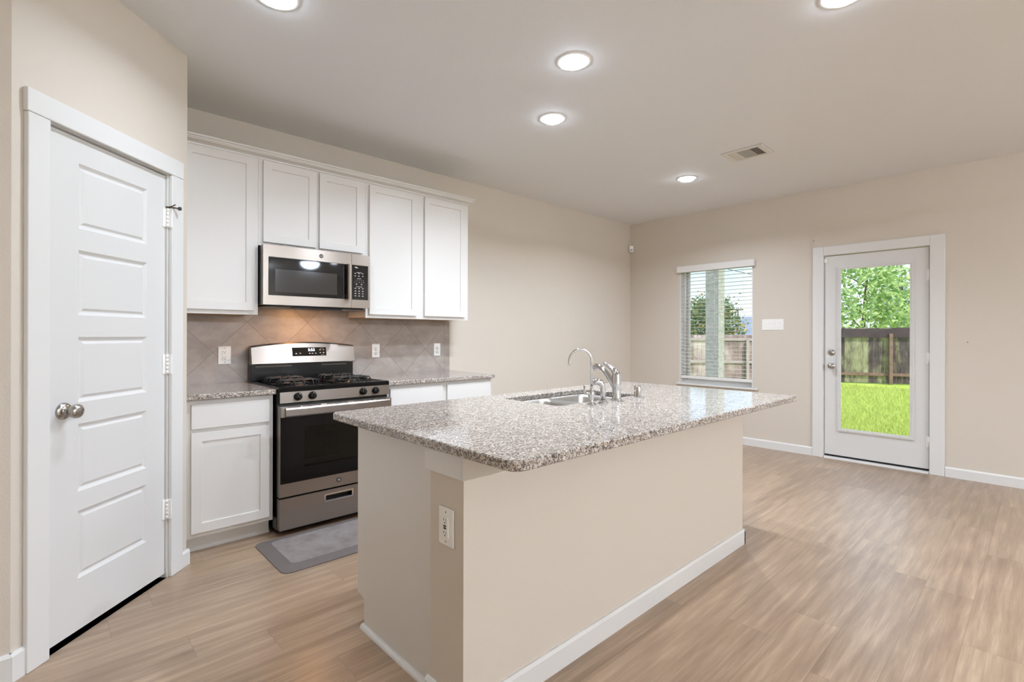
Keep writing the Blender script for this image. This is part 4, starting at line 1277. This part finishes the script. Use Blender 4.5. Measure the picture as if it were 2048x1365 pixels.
build_outside = True
if build_outside:
    CX, CY = -5.8877, -3.9164
    def at(u, depth):
        t = (u - 1024.04) / 1002.8
        return (CX + depth * (fw.x + t * rt.x), CY + depth * (fw.y + t * rt.y))
    fence('weathered dark-stained board fence across the lawn beyond the back door', at(1600, 16.4), at(1990, 14.6), 1.50, GZ, 'fence_dark', 'fence_rail', [6.76 - 4.32 + 0.0], [0.05, 1.25], 'fence_top', seed=4)
    fence('pale grey board fence behind the patio post outside the window', at(1290, 17.4), at(1585, 16.6), 1.27, -0.62, 'fence_pale', 'fence_rail_pale', [3.32], [0.36, 1.12], seed=9)

    # patio post with its beam
    px_, py_ = at(1427, 8.45)
    pp = thing('patio_post', 'square stucco patio post outside the window', 'post', (px_, py_, -0.07))
    MB().box(px_ - 0.0, px_ + 0.225, py_ - 0.085, py_ + 0.14, -0.07, 2.62).build('shaft', 'post_stucco', pp)
    MB().box(px_ - 0.03, px_ + 0.255, py_ - 0.115, py_ + 0.17, -0.07, 0.10, 0.01).build('plinth', 'post_stucco', pp)
    MB().box(px_ + 0.02, px_ + 0.205, py_ - 0.2, py_ + 0.6, 2.62, 2.86).build('beam', 'trim_paint', pp)

    def tree(label, name, base, h, crown, n, leafmat, size, trunk_r, seed, extra=None, branches=9):
        rr = random.Random(seed)
        r = thing(name, label, 'tree', (base[0], base[1], GZ))
        tk_ = MB()
        bx_, by_ = base
        tp = [(bx_, by_, GZ), (bx_ + 0.1, by_ + 0.05, GZ + h * 0.35), (bx_ - 0.05, by_ - 0.1, GZ + h * 0.7), (bx_, by_, GZ + h * 0.95)]
        tk_.tube(tp, [trunk_r, trunk_r * 0.8, trunk_r * 0.5, trunk_r * 0.15], 10)
        tips = []
        for k in range(branches):
            z0 = GZ + h * (0.28 + 0.6 * k / branches)
            a = k * 2.4 + rr.random()
            L_ = crown[0] * rr.uniform(0.7, 1.05) * (1 - 0.45 * k / branches)
            tip = (bx_ + math.cos(a) * L_, by_ + math.sin(a) * L_, z0 + L_ * rr.uniform(0.25, 0.6))
            mid = (bx_ + math.cos(a) * L_ * 0.5, by_ + math.sin(a) * L_ * 0.5, z0 + L_ * 0.2)
            tk_.tube([(bx_, by_, z0 - 0.1), mid, tip], [trunk_r * 0.35, trunk_r * 0.22, trunk_r * 0.06], 6)
            tips += [tip, mid]
        tk_.build('trunk', 'bark', r)
        cl = []
        for k in range(70):
            while True:
                q = Vector((rr.uniform(-1, 1), rr.uniform(-1, 1), rr.uniform(-1, 1)))
                if q.length < 1: break
            cl.append(Vector((bx_ + q.x * crown[0], by_ + q.y * crown[0], crown[1] + q.z * crown[2])))
        cl += [Vector(t_) for t_ in tips]
        def leaves(mat, count, sz, nm):
            m = MB()
            for i in range(count):
                c = rr.choice(cl)
                p = c + Vector((rr.gauss(0, 1), rr.gauss(0, 1), rr.gauss(0, 1))) * crown[0] * 0.15
                if p.z < GZ + 0.3: continue
                E_ = Euler((rr.uniform(0, 6.3), rr.uniform(0, 6.3), rr.uniform(0, 6.3))).to_matrix()
                s_ = sz * rr.uniform(0.7, 1.3)
                q = [E_ @ Vector(v) * s_ + p for v in ((0, -0.5, 0), (0.32, -0.05, 0.08), (0, 0.55, 0), (-0.32, -0.05, 0.08))]
                m.add(q, [(0, 1, 2), (0, 2, 3)])
            m.build(nm, mat, r, weld=False)
        leaves(leafmat, n, size, 'foliage')
        if extra:
            leaves(*extra)
        return r
    tree('leafy light-green tree rising behind the dark fence at the back door', 'leafy_tree', at(1728, 19.5), 5.2, (1.65, 2.75, 1.55), 2300, 'leaf_green', 0.19, 0.09, 11)
    tree('pale slim tree at the right edge of the door glass', 'slender_tree', at(1800, 26), 6.0, (1.5, 2.2, 1.6), 3000, 'leaf_pale', 0.2, 0.1, 21)
    tree('low dark green tree with golden leaves behind the patio post', 'garden_tree', at(1412, 21), 3.2, (1.45, 1.55, 1.15), 4200, 'leaf_dark', 0.15, 0.08, 31, extra=('blossom', 700, 0.12, 'golden_leaves'))

    hx_, hy_ = at(1520, 46)
    hs_ = thing('neighbour_house', 'grey-roofed neighbouring house beyond the pale fence', 'house', (hx_, hy_, GZ))
    HF = frame((hx_, hy_, 0), (rt.x, rt.y, 0), (fw.x, fw.y, 0))
    MB(HF).box(-3.4, 9, 0.5, 9, GZ, 1.3).build('walls', 'house_wall', hs_)
    MB(HF).add([(-3.9, 0, 1.25), (9.6, 0, 1.25), (9.6, 9.6, 1.25), (-3.9, 9.6, 1.25), (-0.6, 4.8, 3.15), (6.2, 4.8, 3.15)], [(0, 1, 5, 4), (1, 2, 5), (2, 3, 4, 5), (3, 0, 4), (3, 2, 1, 0)]).build('roof', 'roof_shingle', hs_)
    ux, uy = at(1476, 36)
    up_ = thing('utility_pole', 'thin utility pole standing before the grey roof', 'pole', (ux, uy, GZ))
    MB().tube([(ux, uy, GZ), (ux, uy, 3.25)], 0.05, 8).build('shaft', 'pole_wood', up_)
    MB(frame((ux, uy, 3.1), (rt.x, rt.y, 0), (fw.x, fw.y, 0))).box(-0.35, 0.35, -0.04, 0.04, -0.05, 0.04).build('crossarm', 'pole_wood', up_)
    a_, b_ = at(1335, 28), at(1580, 20)
    za = 1.256 + (670 - 507) / 1002.8 * 28; zb_ = 1.256 + (670 - 565) / 1002.8 * 20
    tag(MB().tube([(a_[0], a_[1], za), ((a_[0] + b_[0]) / 2, (a_[1] + b_[1]) / 2, (za + zb_) / 2 - 0.06), (b_[0], b_[1], zb_)], 0.014, 6).tube([(a_[0], a_[1], GZ), (a_[0], a_[1], za + 0.1)], 0.05, 8).tube([(b_[0], b_[1], GZ), (b_[0], b_[1], zb_ + 0.1)], 0.05, 8).build('outside_power_line', 'wire_black'), 'dark overhead wire crossing the sky above the pale fence', 'wire')
